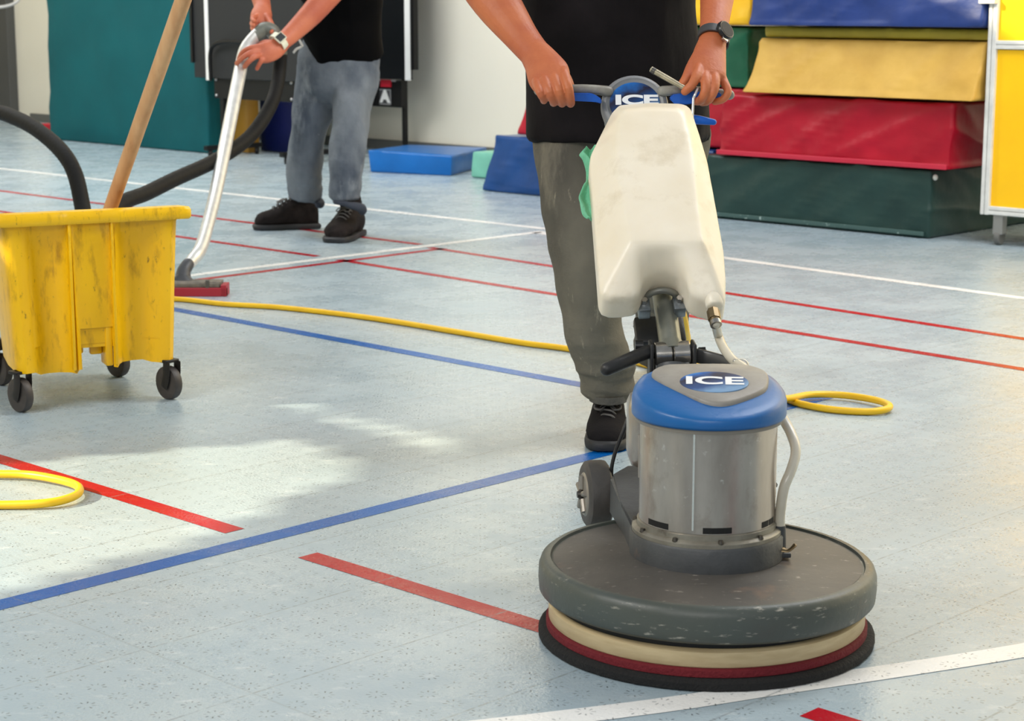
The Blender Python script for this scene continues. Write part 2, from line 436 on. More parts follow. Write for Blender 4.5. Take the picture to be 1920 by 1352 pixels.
pad('gym_mat', 'yellow gym mat on the bright green mat at the top edge', cbox(5.50, 6.6, 7.26, 8.0, 0.884, 1.16, 0.02), V_YEL, 0.007, seed=9)
pad('gym_mat', 'low bright blue gym mat lying alone near the white wall', [F(694, 323), F(846, 330), F(912, 311), F(790, 303), P(690, 281, 11.31), P(848, 292, 11.06), P(912, 276, 11.71), P(765, 271, 12.1)], V_BLUE2, 0.004, seed=10, cuts=8)
pad('foam_block', 'small mint green foam block beside the blue wedge mat', cbox(7.55, 7.80, 7.70, 8.05, 0.002, 0.15, 0.015), vinyl('mint', (120, 190, 170)), 0.002, seed=11, cuts=4, cat='foam block')
pad('gym_mat', 'tall teal mat standing upright against the wall at left', cbox(10.28, 12.17, 7.71, 7.88, 0.002, 1.9, 0.0, 0.03), mat('vinyl_teal', (4, 84, 90), 0.6, spec=0.2, var=(2, (2, 74, 80)), bump=(3, 0.35, (1, 1, 2))), 0.006, seed=12, cuts=16)
pad('gym_mat', 'narrow ochre mat standing upright under the folded table', cbox(10.10, 10.34, 7.90, 8.0, 0.002, 0.55), vinyl('ochre', (160, 118, 42)), 0.002, seed=13, cuts=5)
pad('gym_mat', 'dark blue mat standing upright beside the ochre mat', cbox(9.82, 10.22, 8.10, 8.22, 0.002, 0.70), vinyl('dark_blue', (12, 28, 92)), 0.002, seed=14, cuts=5)
pad('foam_block', 'small red block on the floor left of the teal mat', cbox(12.75, 13.02, 8.15, 8.35, 0.002, 0.06), V_RED, 0.002, seed=15, cuts=3, cat='foam block')

# ---------------------------------------------------------------- folded table tennis tables
M_BLK = mat('black_paint', (9, 9, 10), 0.45, spec=0.3); M_WLINE = mat('white_edge', (225, 225, 222), 0.5)
def caster_small(parent, p, s=0.05):
    bm = bmesh.new(); cyl(bm, p + V((-0.012, 0, s * .5)), p + V((0.012, 0, s * .5)), s * .5, bev=0.004); cyl(bm, p + V((0, 0, s * .5)), p + V((0, 0, s * 1.3)), s * 0.28)
    obj('caster', bm, M_BLK, parent, 40)
t = thing('table_tennis_table', 'folded grey table tennis table on wheels beside the teal mat', 'table tennis table', C(9.8, 7.6))
bm = bmesh.new(); box(bm, (9.16, 7.60, 0.505), (10.256, 7.625, 1.35), 0.003, COURT); obj('table_half', bm, mat('table_grey', (42, 43, 44), 0.55, spec=0.2), t)
bm = bmesh.new(); box(bm, (10.09, 7.594, 0.49), (10.125, 7.5995, 1.35), 0, COURT); obj('white_line', bm, M_WLINE, t)
bm = bmesh.new(); box(bm, (10.25, 7.585, 0.60), (10.275, 7.63, 1.35), 0.002, COURT); obj('edge_strip', bm, M_BLK, t)
bm = bmesh.new(); box(bm, (9.27, 7.63, 0.375), (10.09, 7.70, 0.51), 0.004, COURT); obj('under_frame', bm, M_BLK, t)
for a in (9.30, 10.06):
    for z in (0.395, 0.495):
        bm = bmesh.new(); ellipsoid(bm, C(a, 7.625, z), (0.009,) * 3); obj('bolt', bm, mat('bolt_steel', (190, 190, 190), 0.3, 0.8), t)
for a in (10.03, 9.26):
    bm = bmesh.new(); box(bm, (a - 0.018, 7.64, 0.06), (a + 0.018, 7.68, 0.50), 0.003, COURT); obj('leg', bm, M_BLK, t)
    bm = bmesh.new(); box(bm, (a - 0.02, 7.50, 0.045), (a + 0.02, 7.95, 0.075), 0.003, COURT); obj('foot_bar', bm, M_BLK, t)
    caster_small(t, C(a, 7.54)); caster_small(t, C(a, 7.92))
bm = bmesh.new(); sweep(bm, [C(10.03, 7.56, .5), C(10.03, 7.56, .66), C(9.98, 7.56, .72), C(9.85, 7.56, .74), C(9.6, 7.56, .735), C(9.3, 7.56, .735)], 0.013, 8); obj('handle_bar', bm, M_BLK, t, 60)
t = thing('table_tennis_table', 'folded black table tennis table standing behind the vacuuming man', 'table tennis table', C(9.6, 8.45))
bm = bmesh.new(); box(bm, (9.11, 8.45, 0.495), (10.5, 8.475, 1.45), 0.003, COURT); obj('table_half', bm, mat('table_black', (6, 9, 14), 0.4, spec=0.3), t)
bm = bmesh.new(); box(bm, (9.10, 8.443, 0.492), (9.15, 8.449, 1.45), 0, COURT); obj('white_line', bm, M_WLINE, t)
bm = bmesh.new(); box(bm, (9.060, 8.44, 0.56), (9.09, 8.48, 1.45), 0.002, COURT); obj('edge_strip', bm, M_BLK, t)
bm = bmesh.new(); box(bm, (9.25, 8.50, 0.31), (10.3, 8.56, 0.485), 0.004, COURT); obj('under_box', bm, M_BLK, t)
bm = bmesh.new(); box(bm, (9.30, 8.495, 0.478), (9.6, 8.50, 0.488), 0, COURT); obj('trim_strip', bm, mat('pale_strip', (200, 190, 192), 0.5), t)
bm = bmesh.new(); box(bm, (9.34, 8.49, 0.44), (9.44, 8.50, 0.488), 0.003, COURT); obj('catch', bm, mat('catch_red', (200, 20, 45), 0.4), t)
SIGN = frameM(C(9.40, 8.497, 0.375), -AX, V((0, 0, 1)), -BX)
bm = bmesh.new(); box(bm, (-0.055, -0.05, -0.002), (0.055, 0.05, 0.001), 0.0, SIGN); sg = obj('logo_plate', bm, mat('plate_grey', (60, 60, 62), 0.4), t)
bm = bmesh.new()
for lo, hi in (((-0.055, -0.05, 0.001), (0.055, -0.044, 0.003)), ((-0.055, 0.044, 0.001), (0.055, 0.05, 0.003)), ((0.049, -0.05, 0.001), (0.055, 0.05, 0.003))): box(bm, lo, hi, 0, SIGN)
obj('plate_border', bm, mat('border_grey', (150, 150, 150), 0.4), sg)
text('logo_letter', 'A', 0.105, SIGN @ Matrix.Translation((0.0, 0, 0.004)), M_WLINE, sg, 0.001, 0.006, 1.2)
for a, b_ in ((9.27, 8.55), (10.28, 8.55)):
    bm = bmesh.new(); box(bm, (a - 0.014, b_ - .015, 0.07), (a + 0.014, b_ + .015, 0.50), 0.003, COURT); obj('leg', bm, M_BLK, t)
    caster_small(t, C(a, b_), 0.055)
bm = bmesh.new(); cyl(bm, C(8.75, 7.6, 0.045), C(8.75, 7.6, 0.5), 0.02); box(bm, (8.73, 7.58, .49), (9.2, 7.62, .51), 0, COURT)
tt = bpy.data.objects['table_tennis_table']
obj('leg', bm, M_BLK, tt); caster_small(tt, C(8.75, 7.6), 0.06)
bm = bmesh.new(); cyl(bm, C(9.30, 8.60, 0.97), C(9.40, 8.68, 1.10), 0.02); box(bm, (9.28, 8.66, 1.08), (9.5, 8.78, 1.12), 0.004, COURT)
tag(obj('wall_hook', bm, M_BLK), 'small black bracket on the white wall above the black table', 'bracket')
bm = bmesh.new(); sweep(bm, [P(-60, 0, 15.2), P(-20, 12, 15.2), P(10, 12, 15.2), P(35, 0, 15.2), P(45, -30, 15.3), P(46, -90, 15.9)], 0.012, 8)
tag(obj('hanging_cable', bm, mat('cable_pale', (190, 190, 190), 0.5), None, 60), 'pale cable loop hanging at the top left corner over the grey frame', 'cable')

# ---------------------------------------------------------------- yellow rolling board
t = thing('rolling_cabinet', 'yellow panelled rolling cabinet with white metal frame at the right edge', 'rolling cabinet', C(4.0, 7.05))
M_ALU = mat('frame_white', (222, 222, 218), 0.35, var=(20, (205, 205, 202)))
M_YP = mat('panel_yellow', (255, 200, 0), 0.35, var=(2, (250, 186, 0)))
for z0_, z1_, nm in ((0.160, 0.800, 'lower_panel'), (0.838, 1.5, 'upper_panel')):
    bm = bmesh.new(); box(bm, (3.2, 7.062, z0_), (4.085, 7.075, z1_), 0, COURT); obj(nm, bm, M_YP, t)
bm = bmesh.new(); box(bm, (3.2, 7.076, 0.16), (4.085, 7.5, 1.5), 0, COURT); obj('cabinet_body', bm, mat('cab_grey', (70, 70, 66), 0.5), t)
bm = bmesh.new()
for x0, x1 in ((4.108, 4.124), (4.085, 4.104)): box(bm, (x0, 7.045, 0.124), (x1, 7.08, 1.5), 0.003, COURT)
box(bm, (4.098, 7.052, 0.13), (4.112, 7.078, 1.5), 0, COURT)
obj('corner_post', bm, M_ALU, t)
for z in (0.126, 0.803):
    bm = bmesh.new()
    for dz in (0, 0.0185): box(bm, (3.2, 7.046, z + dz), (4.10, 7.08, z + dz + 0.0165), 0.003, COURT)
    box(bm, (3.2, 7.053, z + .004), (4.10, 7.078, z + .03), 0, COURT)
    obj('cross_rail', bm, M_ALU, t)
bm = bmesh.new(); box(bm, (4.085, 7.02, 0.985), (4.16, 7.06, 1.005), 0.003, frameM((0, 0, 0), AX, BX, (0, 0, 1))); obj('corner_bracket', bm, M_ALU, t)
for a, b_ in ((4.045, 7.075), (4.045, 7.45), (3.3, 7.075)):
    bm = bmesh.new(); box(bm, (a - .022, b_ - .02, 0.045), (a + .022, b_ + .02, 0.126), 0.003, COURT); fk = obj('caster_fork', bm, mat('steel_grey', (150, 150, 148), 0.4, 0.6), t)
    bm = bmesh.new(); p = C(a, b_, 0.031); cyl(bm, p - AX * 0.013, p + AX * 0.013, 0.03, bev=0.004); obj('wheel', bm, mat('wheel_grey', (95, 95, 92), 0.5), fk, 40)

# ---------------------------------------------------------------- people
SKIN = mat('skin', (196, 112, 68), 0.5, var=(9, (174, 88, 56)), bump=(120, 0.12), fine=(900, 0.12), sss=(0.05, (1.0, 0.5, 0.3), 0.004))
SKIN2 = mat('skin_fair', (204, 118, 84), 0.5, var=(9, (180, 92, 66)), bump=(120, 0.12), sss=(0.05, (1.0, 0.5, 0.3), 0.004))
SHIRT = mat('shirt_black', (15, 12, 13), 0.8, var=(8, (26, 22, 24)), bump=(14, 0.3, (1, 1, 0.35)), fine=(700, 0.15), spec=0.16)
SHIRT2 = mat('shirt_black_plain', (5, 5, 6), 0.85, bump=(14, 0.3, (1, 1, 0.35)), spec=0.08)
JEANS = mat('jeans_grey', (116, 112, 100), 0.85, var=(5, (84, 81, 74), (1, 1, 0.5)), bump=(9, 1.0, (1.2, 1.2, 1.7)), fine=(500, 0.3), spec=0.15, dirt=((156, 148, 130), 3.2, 0.52, 0.72, (1.8, 1, 0.5)), dirt2=((160, 152, 134), 26, 0.62, 0.72, (2, 2, 0.3)))
JEANS2 = mat('jeans_blue_grey', (124, 131, 138), 0.85, var=(5, (66, 74, 86), (1.2, 1.2, 0.6)), bump=(8, 1.0, (1.2, 1.2, 1.6)), fine=(400, 0.2), spec=0.15, dirt=((138, 144, 150), 4, 0.56, 0.7, (1.6, 1, 0.6)), dirt2=((190, 194, 196), 17, 0.72, 0.76))  # the darker var tone puts shade patches into the cloth colour
SHOE = mat('shoe_black', (28, 26, 27), 0.85, bump=(200, 0.2), spec=0.12); SOLE = mat('sole_black', (36, 37, 39), 0.6, bump=(60, 0.2)); LACE = mat('lace_grey', (92, 90, 88), 0.7)
BOOT = mat('boot_brown_black', (25, 21, 20), 0.8, var=(30, (40, 34, 32)), bump=(90, 0.25), spec=0.15)
HAIR = mat('hair_dark', (30, 22, 18), 0.7, bump=(120, 0.5))

def finger(bm, pts, r):
    n_ = len(pts); rr = [r * (0.95, 1.03, 0.91, 0.86, 0.78)[min(i, 4)] for i in range(n_)]
    sweep(bm, pts, rr, 12, (1, 0, 0), 'round', 4)
def shoe(root, toe, heel, width, m, collar, height=0.10, laces=True, sole_h=0.022, shaft=1.25):
    """toe and heel points on the floor"""
    toe, heel = V(toe), V(heel); L_ = (toe - heel).length; y = (toe - heel).normalized(); x = y.cross(V((0, 0, 1)))
    prof = [(0.0, .60, .62), (0.06, .72, .78), (0.2, .78, .86), (0.35, .80, .92), (0.5, .86, .80), (0.65, .98, .62), (0.78, 1.0, .52), (0.88, .93, .47), (0.95, .76, .40), (1.0, .45, .26)]
    bm = bmesh.new(); rings = []
    for s, wd, hh in prof:
        c = heel + y * L_ * s; R = []
        for k in range(20):
            t_ = 2 * math.pi * k / 20; cx, sz = math.cos(t_), math.sin(t_)
            xx = math.copysign(abs(cx) ** 0.8, cx) * wd * width / 2
            zz_ = (sz * 0.5 + 0.5) ** 0.85 * hh * height + sole_h * 0.4
            R.append(bm.verts.new(c + x * xx * (1 if sz < 0.2 else 1 - 0.30 * (sz - 0.2)) + V((0, 0, zz_))))
        rings.append(R)
    skin(bm, rings)
    ank = heel + y * L_ * 0.24
    sweep(bm, [ank + V((0, 0, height * 0.3)), ank + V((0, 0, height * 0.9)), V((collar[0], collar[1], height * shaft))], [(width * .36, width * .5), (width * .36, width * .52), (width * .35, width * .45)], 20, x, 'round', 3)
    sh = obj('shoe', union(bm, 0.004, 8), m, root, 180)
    bm = bmesh.new(); rings = []
    for z_, g in ((0.0, 0.96), (0.004, 1.03), (sole_h * .8, 1.05), (sole_h * 1.15, 1.0)):
        R = []
        pts = []
        for s, wd, hh in prof: pts.append((s, wd))
        left = [heel + y * L_ * (0.5 + (s - 0.5) * g * 1.02) - x * wd * g * width / 2 for s, wd in pts]
        right = [heel + y * L_ * (0.5 + (s - 0.5) * g * 1.02) + x * wd * g * width / 2 for s, wd in pts][::-1]
        rings.append([bm.verts.new(p + V((0, 0, z_ + (0.012 if False else 0)))) for p in left + right])
    skin(bm, rings); obj('sole', bm, SOLE, sh, 50)
    if laces:
        for i in range(5):
            s = 0.44 + i * 0.065; zt = height * (0.95 - i * 0.075)
            c = heel + y * L_ * s; hw = width * 0.24
            bm = bmesh.new(); sweep(bm, [c - x * hw + V((0, 0, zt - 0.012)), c - x * hw * .5 + V((0, 0, zt + 0.002)) + y * .006, c + V((0, 0, zt + 0.004)), c + x * hw * .5 + V((0, 0, zt + 0.002)) - y * .006, c + x * hw + V((0, 0, zt - 0.012))], 0.0026, 6)
            obj('lace', bm, LACE, sh, 60)
        bm = bmesh.new(); c = heel + y * L_ * 0.5 + V((0, 0, height * 0.86))
        for sgn in (-1, 1):
            pl = [c + x * sgn * 0.004, c + x * sgn * 0.022 + y * .01 + V((0, 0, .004)), c + x * sgn * 0.03 + y * .03 - V((0, 0, .006)), c + x * sgn * 0.015 + y * .04 - V((0, 0, .008)), c + x * sgn * .002 + y * .012]
            sweep(bm, pl, 0.0026, 6)
        obj('lace_bow', bm, LACE, sh, 60)
    return sh
def watch(root, c, axis, out, r1, r2, wmat, fmat, wid=0.024, roundface=True, fs=0.021):
    """strap around the wrist: axis along the forearm, out towards the dial"""
    axis = V(axis).normalized(); out = (V(out) - axis * V(out).dot(axis)).normalized(); sd = axis.cross(out)
    bm = bmesh.new(); rings = []
    for k in range(40):
        t_ = 2 * math.pi * k / 40; d = out * math.cos(t_) * r2 + sd * math.sin(t_) * r1; dn = (out * math.cos(t_) / r2 + sd * math.sin(t_) / r1).normalized()
        rings.append([bm.verts.new(V(c) + d + dn * h_ + axis * a_) for h_, a_ in ((0, -wid / 2), (0.003, -wid / 2), (0.003, wid / 2), (0, wid / 2))])
    rings.append(rings[0]); skin(bm, rings, caps=False)
    st = obj('wrist_watch', bm, wmat, root, 40)
    cc = V(c) + out * (r2 + 0.002); M_ = frameM(cc, sd, axis, out) if True else None
    bm = bmesh.new()
    if roundface: lathe(bm, (0, 0, 0), [(fs * .8, -0.004), (fs, 0), (fs, 0.006), (fs * .92, 0.0085)], 32, M_)
    else: box(bm, (-fs * .85, -fs, -0.003), (fs * .85, fs, 0.008), 0.004, M_)
    obj('watch_case', bm, mat('watch_case_black', (18, 18, 20), 0.3) if roundface else wmat, st, 40)
    bm = bmesh.new()
    if roundface: lathe(bm, (0, 0, 0), [(fs * .84, 0.0086), (fs * .82, 0.0092)], 32, M_)
    else: box(bm, (-fs * .68, -fs * .8, 0.0081), (fs * .68, fs * .8, 0.0088), 0.0, M_)
    obj('watch_face', bm, fmat, st, 40)
    if roundface:
        bm = bmesh.new()
        box(bm, (-fs * .2, -fs - .006, -0.002), (fs * .5, -fs + .002, 0.004), 0.001, M_); obj('crown', bm, mat('steel_bright', (200, 200, 200), 0.25, 1.0), st)
def head(bm, c, s=1.0, fwd=(0, -1, 0)):
    c = V(c); fwd = V(fwd).normalized(); sd = V((0, 0, 1)).cross(fwd).normalized(); up = fwd.cross(sd)
    M_ = frameM(c, sd, fwd, up)
    ellipsoid(bm, c + up * 0.03, (0.075, 0.095, 0.105), frameM((0, 0, 0), sd, fwd, up).to_3x3())
    sweep(bm, [M_ @ V((0, 0.01, 0)), M_ @ V((0, 0.035, -0.06)), M_ @ V((0, 0.055, -0.095))], [(0.068, 0.07), (0.055, 0.05), (0.032, 0.028)], 16, sd)
    sweep(bm, [M_ @ V((0, 0.088, 0.03)), M_ @ V((0, 0.108, -0.008)), M_ @ V((0, 0.098, -0.02))], [0.007, 0.014, 0.012], 8, sd)
    sweep(bm, [M_ @ V((-0.022, 0.082, -0.052)), M_ @ V((0, 0.094, -0.05)), M_ @ V((0.022, 0.082, -0.052))], 0.006, 8, up)
    for s_ in (-1, 1):
        sweep(bm, [M_ @ V((s_ * 0.076, -0.005, 0.025)), M_ @ V((s_ * 0.088, -0.015, 0.01)), M_ @ V((s_ * 0.076, 0.0, -0.02))], [0.009, 0.012, 0.008], 8, sd)
        sweep(bm, [M_ @ V((s_ * 0.012, 0.09, 0.032)), M_ @ V((s_ * 0.032, 0.088, 0.036)), M_ @ V((s_ * 0.05, 0.075, 0.03))], 0.006, 8, up)
    return M_
def head_extra(root, M_):
    for s_ in (-1, 1):
        bm = bmesh.new(); ellipsoid(bm, M_ @ V((s_ * 0.032, 0.078, 0.015)), (0.012,) * 3); obj('eye', bm, mat('eye_white', (225, 222, 218), 0.2), root, 180)
    bm = bmesh.new(); sd, fw, up = (M_.to_3x3() @ V(e) for e in ((1, 0, 0), (0, 1, 0), (0, 0, 1)))
    ellipsoid(bm, M_ @ V((0, -0.014, 0.048)), (0.082, 0.098, 0.100), M_.to_3x3())
    me = union(bm, 0.006, 3); displace(me, lambda p: 0.004 * nz(p, 60)); obj('hair', me, HAIR, root, 180)

# ---- man with the floor machine
m1 = thing('person', 'man in black t-shirt and grey jeans pushing the floor machine with both hands', 'person', (0.25, 4.33, 0))
bm = bmesh.new()
# image left arm
SHL = V((0.035, 4.40, 1.40)); ELL = P(868, -90, 4.14)
sweep(bm, [SHL, (SHL + ELL) / 2 + V((-.01, 0, 0)), ELL], [0.055, 0.052, 0.046], 20)
sweep(bm, [ELL, P(900, -40, 4.10), P(936, 12, 4.05), P(978, 70, 3.98), P(1006, 104, 3.93)], [(0.046, 0.044), (0.051, 0.044), (0.048, 0.040), (0.036, 0.030), (0.032, 0.025)], 24, (1, 0, 0))
HD = 3.85
# palm: wrist to knuckle line
sweep(bm, [P(1000, 96, 3.94), P(1016, 118, 3.905), P(1027, 138, 3.87), P(1034, 152, 3.845)], [(0.031, 0.024), (0.037, 0.024), (0.043, 0.023), (0.041, 0.019)], 24, V((0.86, 0, 0.45)))
for (mx, my), (qx, qy), (dx, dy), r in (((1007, 158), (1013, 175), (1020, 186), .0092), ((1022, 151), (1030, 174), (1038, 190), .0100), ((1040, 146), (1048, 171), (1054, 191), .0104), ((1058, 139), (1066, 166), (1070, 191), .0104)):
    finger(bm, [P(mx - 2, my - 10, 3.865), P(mx, my, 3.835), P(qx, qy, 3.808), P(dx, dy, 3.822), P(dx - 1, dy + 2, 3.85), P(dx - 3, dy - 10, 3.875)], r)
sweep(bm, [P(1018, 112, 3.92), P(1044, 128, 3.915), P(1062, 150, 3.905), P(1072, 176, 3.895)], [0.016, 0.015, 0.012, 0.010], 14)
# image right arm
SHR = V((0.435, 4.40, 1.40)); ELR = P(1352, -95, 4.12)
sweep(bm, [SHR, (SHR + ELR) / 2 + V((.01, 0, 0)), ELR], [0.055, 0.051, 0.044], 20)
sweep(bm, [ELR, P(1348, -40, 4.07), P(1343, 10, 4.01), P(1339, 50, 3.95), P(1335, 84, 3.91)], [(0.044, 0.042), (0.040, 0.038), (0.0335, 0.033), (0.029, 0.026), (0.0285, 0.024)], 24, (1, 0, 0))
sweep(bm, [P(1336, 78, 3.915), P(1331, 100, 3.895), P(1328, 122, 3.87), P(1330, 142, 3.845)], [(0.028, 0.023), (0.033, 0.023), (0.036, 0.022), (0.034, 0.018)], 24, (1, 0, 0))
finger(bm, [P(1312, 122, 3.86), P(1307, 140, 3.825), P(1298, 158, 3.81), P(1288, 168, 3.81), P(1284, 172, 3.812)], .0102)
finger(bm, [P(1322, 128, 3.86), P(1323, 150, 3.82), P(1322, 172, 3.805), P(1313, 188, 3.815), P(1304, 190, 3.84)], .0104)
finger(bm, [P(1336, 130, 3.86), P(1341, 150, 3.825), P(1338, 172, 3.808), P(1327, 189, 3.818), P(1316, 192, 3.84)], .0100)
finger(bm, [P(1350, 134, 3.865), P(1358, 155, 3.84), P(1365, 172, 3.825), P(1356, 186, 3.82), P(1340, 191, 3.83)], .0088)
sweep(bm, [P(1312, 104, 3.885), P(1298, 128, 3.87), P(1288, 146, 3.85), P(1278, 160, 3.835)], [0.015, 0.014, 0.011, 0.009], 14)
# torso, neck, legs
sweep(bm, [V((0.24, 4.40, 0.80)), V((0.235, 4.39, 1.0)), V((0.23, 4.40, 1.22)), V((0.235, 4.41, 1.40)), V((0.235, 4.40, 1.46))], [(0.16, 0.10), (0.15, 0.10), (0.165, 0.10), (0.16, 0.085), (0.06, 0.06)], 24)
sweep(bm, [V((0.235, 4.40, 1.42)), V((0.235, 4.38, 1.55))], [0.058, 0.055], 16)
HM1 = head(bm, (0.235, 4.365, 1.645), fwd=(-0.1, -1, -0.45))
LEG1 = [P(1085, 235, 4.40), P(1087, 400, 4.33), P(1104, 520, 4.30), P(1117, 620, 4.31), P(1138, 695, 4.34), P(1139, 722, 4.36)]
LEG2 = [P(1258, 235, 4.45), P(1250, 400, 4.58), P(1245, 500, 4.80), P(1238, 600, 4.98), P(1236, 650, 5.06), P(1236, 672, 5.08)]
for Lg in (LEG1, LEG2): sweep(bm, Lg, [.075, .06, .05, .05, .042, .04], 16)
obj('body', union(bm, 0.0019, 3, 0.5), SKIN, m1, 180)
head_extra(m1, HM1)
# shirt
bm = bmesh.new()
sweep(bm, [V((0.24, 4.40, 0.688)), V((0.238, 4.40, 0.76)), V((0.225, 4.39, 0.89)), V((0.212, 4.39, 1.0)), V((0.22, 4.40, 1.15)), V((0.23, 4.41, 1.30)), V((0.235, 4.41, 1.41)), V((0.235, 4.40, 1.47))],
      [(0.204, 0.140), (0.203, 0.140), (0.192, 0.138), (0.192, 0.135), (0.20, 0.132), (0.205, 0.125), (0.19, 0.105), (0.075, 0.07)], 40, (1, 0, 0), 'flat', 5, sq=0.12)
for S_, E_ in ((SHL, ELL), (SHR, ELR)):
    sweep(bm, [S_ + V((0, 0, 0.02)), S_.lerp(E_, 0.35), S_.lerp(E_, 0.66)], [0.07, 0.072, 0.07], 24, (1, 0, 0), 'flat', 4)
me = union(bm, 0.007, 4)
displace(me, lambda p: 0.011 * ridge(p, 5, (2.2, 1, 0.7)) * (0.6 + 0.8 * nz(p, 3)) + 0.006 * nz(p, 11, (1.5, 1, 0.6)))
obj('t_shirt', me, SHIRT, m1, 180)
# trousers
bm = bmesh.new()
sweep(bm, [V((0.24, 4.40, 0.90)), V((0.24, 4.40, 0.78)), V((0.24, 4.41, 0.70))], [(0.165, 0.115), (0.178, 0.12), (0.178, 0.115)], 32)
sweep(bm, LEG1, [(.105, .10), (.079, .085), (.073, .078), (.064, .068), (.060, .066), (.056, .060)], 28, cap='flat', n=6)
sweep(bm, LEG2, [(.088, .10), (.080, .085), (.075, .078), (.066, .07), (.062, .066), (.060, .064)], 28, cap='flat', n=6)
sweep(bm, [P(1137, 716, 4.345), P(1139, 740, 4.345)], [(.054, .060), (.046, .056)], 24, cap='flat')
me = union(bm, 0.006, 5)
def fold1(p):
    low = max(0, min(1, (0.26 - p.z) / 0.16))
    a_ = 0.008 * ridge(p, 4.5, (1.7, 1.7, 1.3)) + 0.005 * nz(p, 12, (1, 1, 1.4))
    return a_ * (1 - low) + low * (0.009 * ridge(p, 7, (0.7, 0.7, 3.4)) - 0.004 + 0.008 * ridge(p, 13, (0.6, 0.6, 2.4)))
displace(me, fold1)
tr = obj('trousers', me, JEANS, m1, 180)
bm = bmesh.new(); sweep(bm, [P(1141, 737, 4.335), P(1141, 750, 4.335)], [(.046, .060), (.045, .059)], 32, cap='flat'); obj('hem', bm, mat('hem_grey', (88, 86, 80), 0.85, bump=(90, 0.5)), tr, 50)
bm = bmesh.new(); sweep(bm, [P(1010, 285, 4.345), P(1028, 400, 4.305), P(1048, 520, 4.275), P(1068, 600, 4.28)], 0.003, 6); obj('side_seam', bm, JEANS, tr, 60)
t0 = F(1139, 842); shoe(m1, (0.212, 4.19, 0), (0.232, 4.47, 0), 0.098, SHOE, (0.228, 4.385), 0.098)
shoe(m1, (0.402, 4.88, 0), (0.415, 5.16, 0), 0.10, SHOE, (0.41, 5.08), 0.098, laces=False)
wax = P(1339, 50, 3.95) - P(1335, 84, 3.91)
watch(m1, P(1338, 72, 3.925), wax, V((0.55, -0.9, 0.15)), 0.0315, 0.0275, mat('watch_strap_grey', (62, 62, 64), 0.5), mat('watch_face_grey', (58, 56, 55), 0.6, spec=0.2), 0.020, True, 0.0205)

# ---- man with the vacuum wand
m2 = thing('person', 'man in black t-shirt and faded blue-grey jeans bending to guide the vacuum wand', 'person', (-0.75, 8.15, 0))
DW = 7.80
bm = bmesh.new()
S2L = V((-1.02, 8.02, 1.30)); S2R = V((-0.62, 7.88, 1.32))
EA = P(655, -48, 7.82); 
sweep(bm, [S2R, (S2R + EA) / 2, EA], [0.052, 0.050, 0.045], 16)
sweep(bm, [EA, P(620, -15, 7.80), P(585, 25, 7.76), P(552, 58, 7.72), P(528, 80, 7.68)], [(0.047, 0.045), (0.052, 0.045), (0.047, 0.04), (0.039, 0.032), (0.033, 0.026)], 24, (0.7, 0, -0.7))
sweep(bm, [P(530, 80, 7.69), P(515, 92, 7.66), P(500, 98, 7.645), P(488, 100, 7.64)], [(0.033, 0.024), (0.040, 0.021), (0.043, 0.019), (0.040, 0.014)], 20, V((0.55, 0, -0.85)))
finger(bm, [P(490, 86, 7.645), P(470, 90, 7.64), P(455, 98, 7.65), P(448, 110, 7.66)], .0110)
finger(bm, [P(490, 94, 7.64), P(470, 99, 7.615), P(455, 108, 7.61), P(444, 119, 7.625)], .0115)
finger(bm, [P(492, 102, 7.64), P(477, 107, 7.605), P(466, 116, 7.60), P(459, 125, 7.615)], .0115)
finger(bm, [P(498, 108, 7.64), P(491, 113, 7.625), P(486, 121, 7.625), P(482, 129, 7.63)], .0100)
sweep(bm, [P(512, 80, 7.67), P(496, 80, 7.69), P(480, 88, 7.73)], [0.013, 0.012, 0.010], 12)
EB = P(468, -70, 8.0)
sweep(bm, [S2L, (S2L + EB) / 2, EB], [0.05, 0.048, 0.044], 16)
sweep(bm, [EB, P(480, -35, 7.95), P(490, 2, 7.88), P(493, 18, 7.84)], [(0.046, 0.042), (0.046, 0.04), (0.036, 0.03), (0.034, 0.026)], 20)
sweep(bm, [P(492, 14, 7.85), P(490, 28, 7.82), P(490, 42, 7.80)], [(0.034, 0.026), (0.044, 0.024), (0.040, 0.022)], 20)
for k, (x0, y0_) in enumerate(((474, 34), (473, 43), (474, 51), (478, 58))):
    finger(bm, [P(x0 + 10, y0_ - 5, 7.80), P(x0, y0_, 7.765), P(x0 + 2, y0_ + 5, 7.73)], .0105)
sweep(bm, [P(500, 30, 7.80), P(507, 42, 7.77), P(511, 52, 7.74), P(509, 60, 7.72)], [0.014, 0.013, 0.0105, 0.009], 12)
sweep(bm, [V((-0.72, 8.2, 0.86)), V((-0.72, 8.14, 1.02)), V((-0.78, 8.02, 1.20)), V((-0.83, 7.94, 1.33)), V((-0.84, 7.92, 1.38))], [(0.15, 0.10), (0.145, 0.10), (0.16, 0.105), (0.15, 0.09), (0.06, 0.055)], 24)
sweep(bm, [V((-0.84, 7.92, 1.34)), V((-0.87, 7.84, 1.46))], [0.056, 0.052], 16)
HM2 = head(bm, (-0.90, 7.78, 1.53), fwd=(-0.45, -0.8, -0.55))
LG_A = [P(600, 130, 8.22), P(588, 200, 8.2), P(574, 290, 8.22), P(571, 335, 8.26), P(569, 367, 8.28)]
LG_B = [P(668, 130, 8.16), P(660, 200, 8.10), P(652, 290, 8.06), P(648, 335, 8.04), P(647, 370, 8.04)]
for Lg in (LG_A, LG_B): sweep(bm, Lg[:4], [.075, .06, .05, .045], 16)
obj('body', union(bm, 0.0030, 3, 0.5), SKIN2, m2, 180)
head_extra(m2, HM2)
bm = bmesh.new()
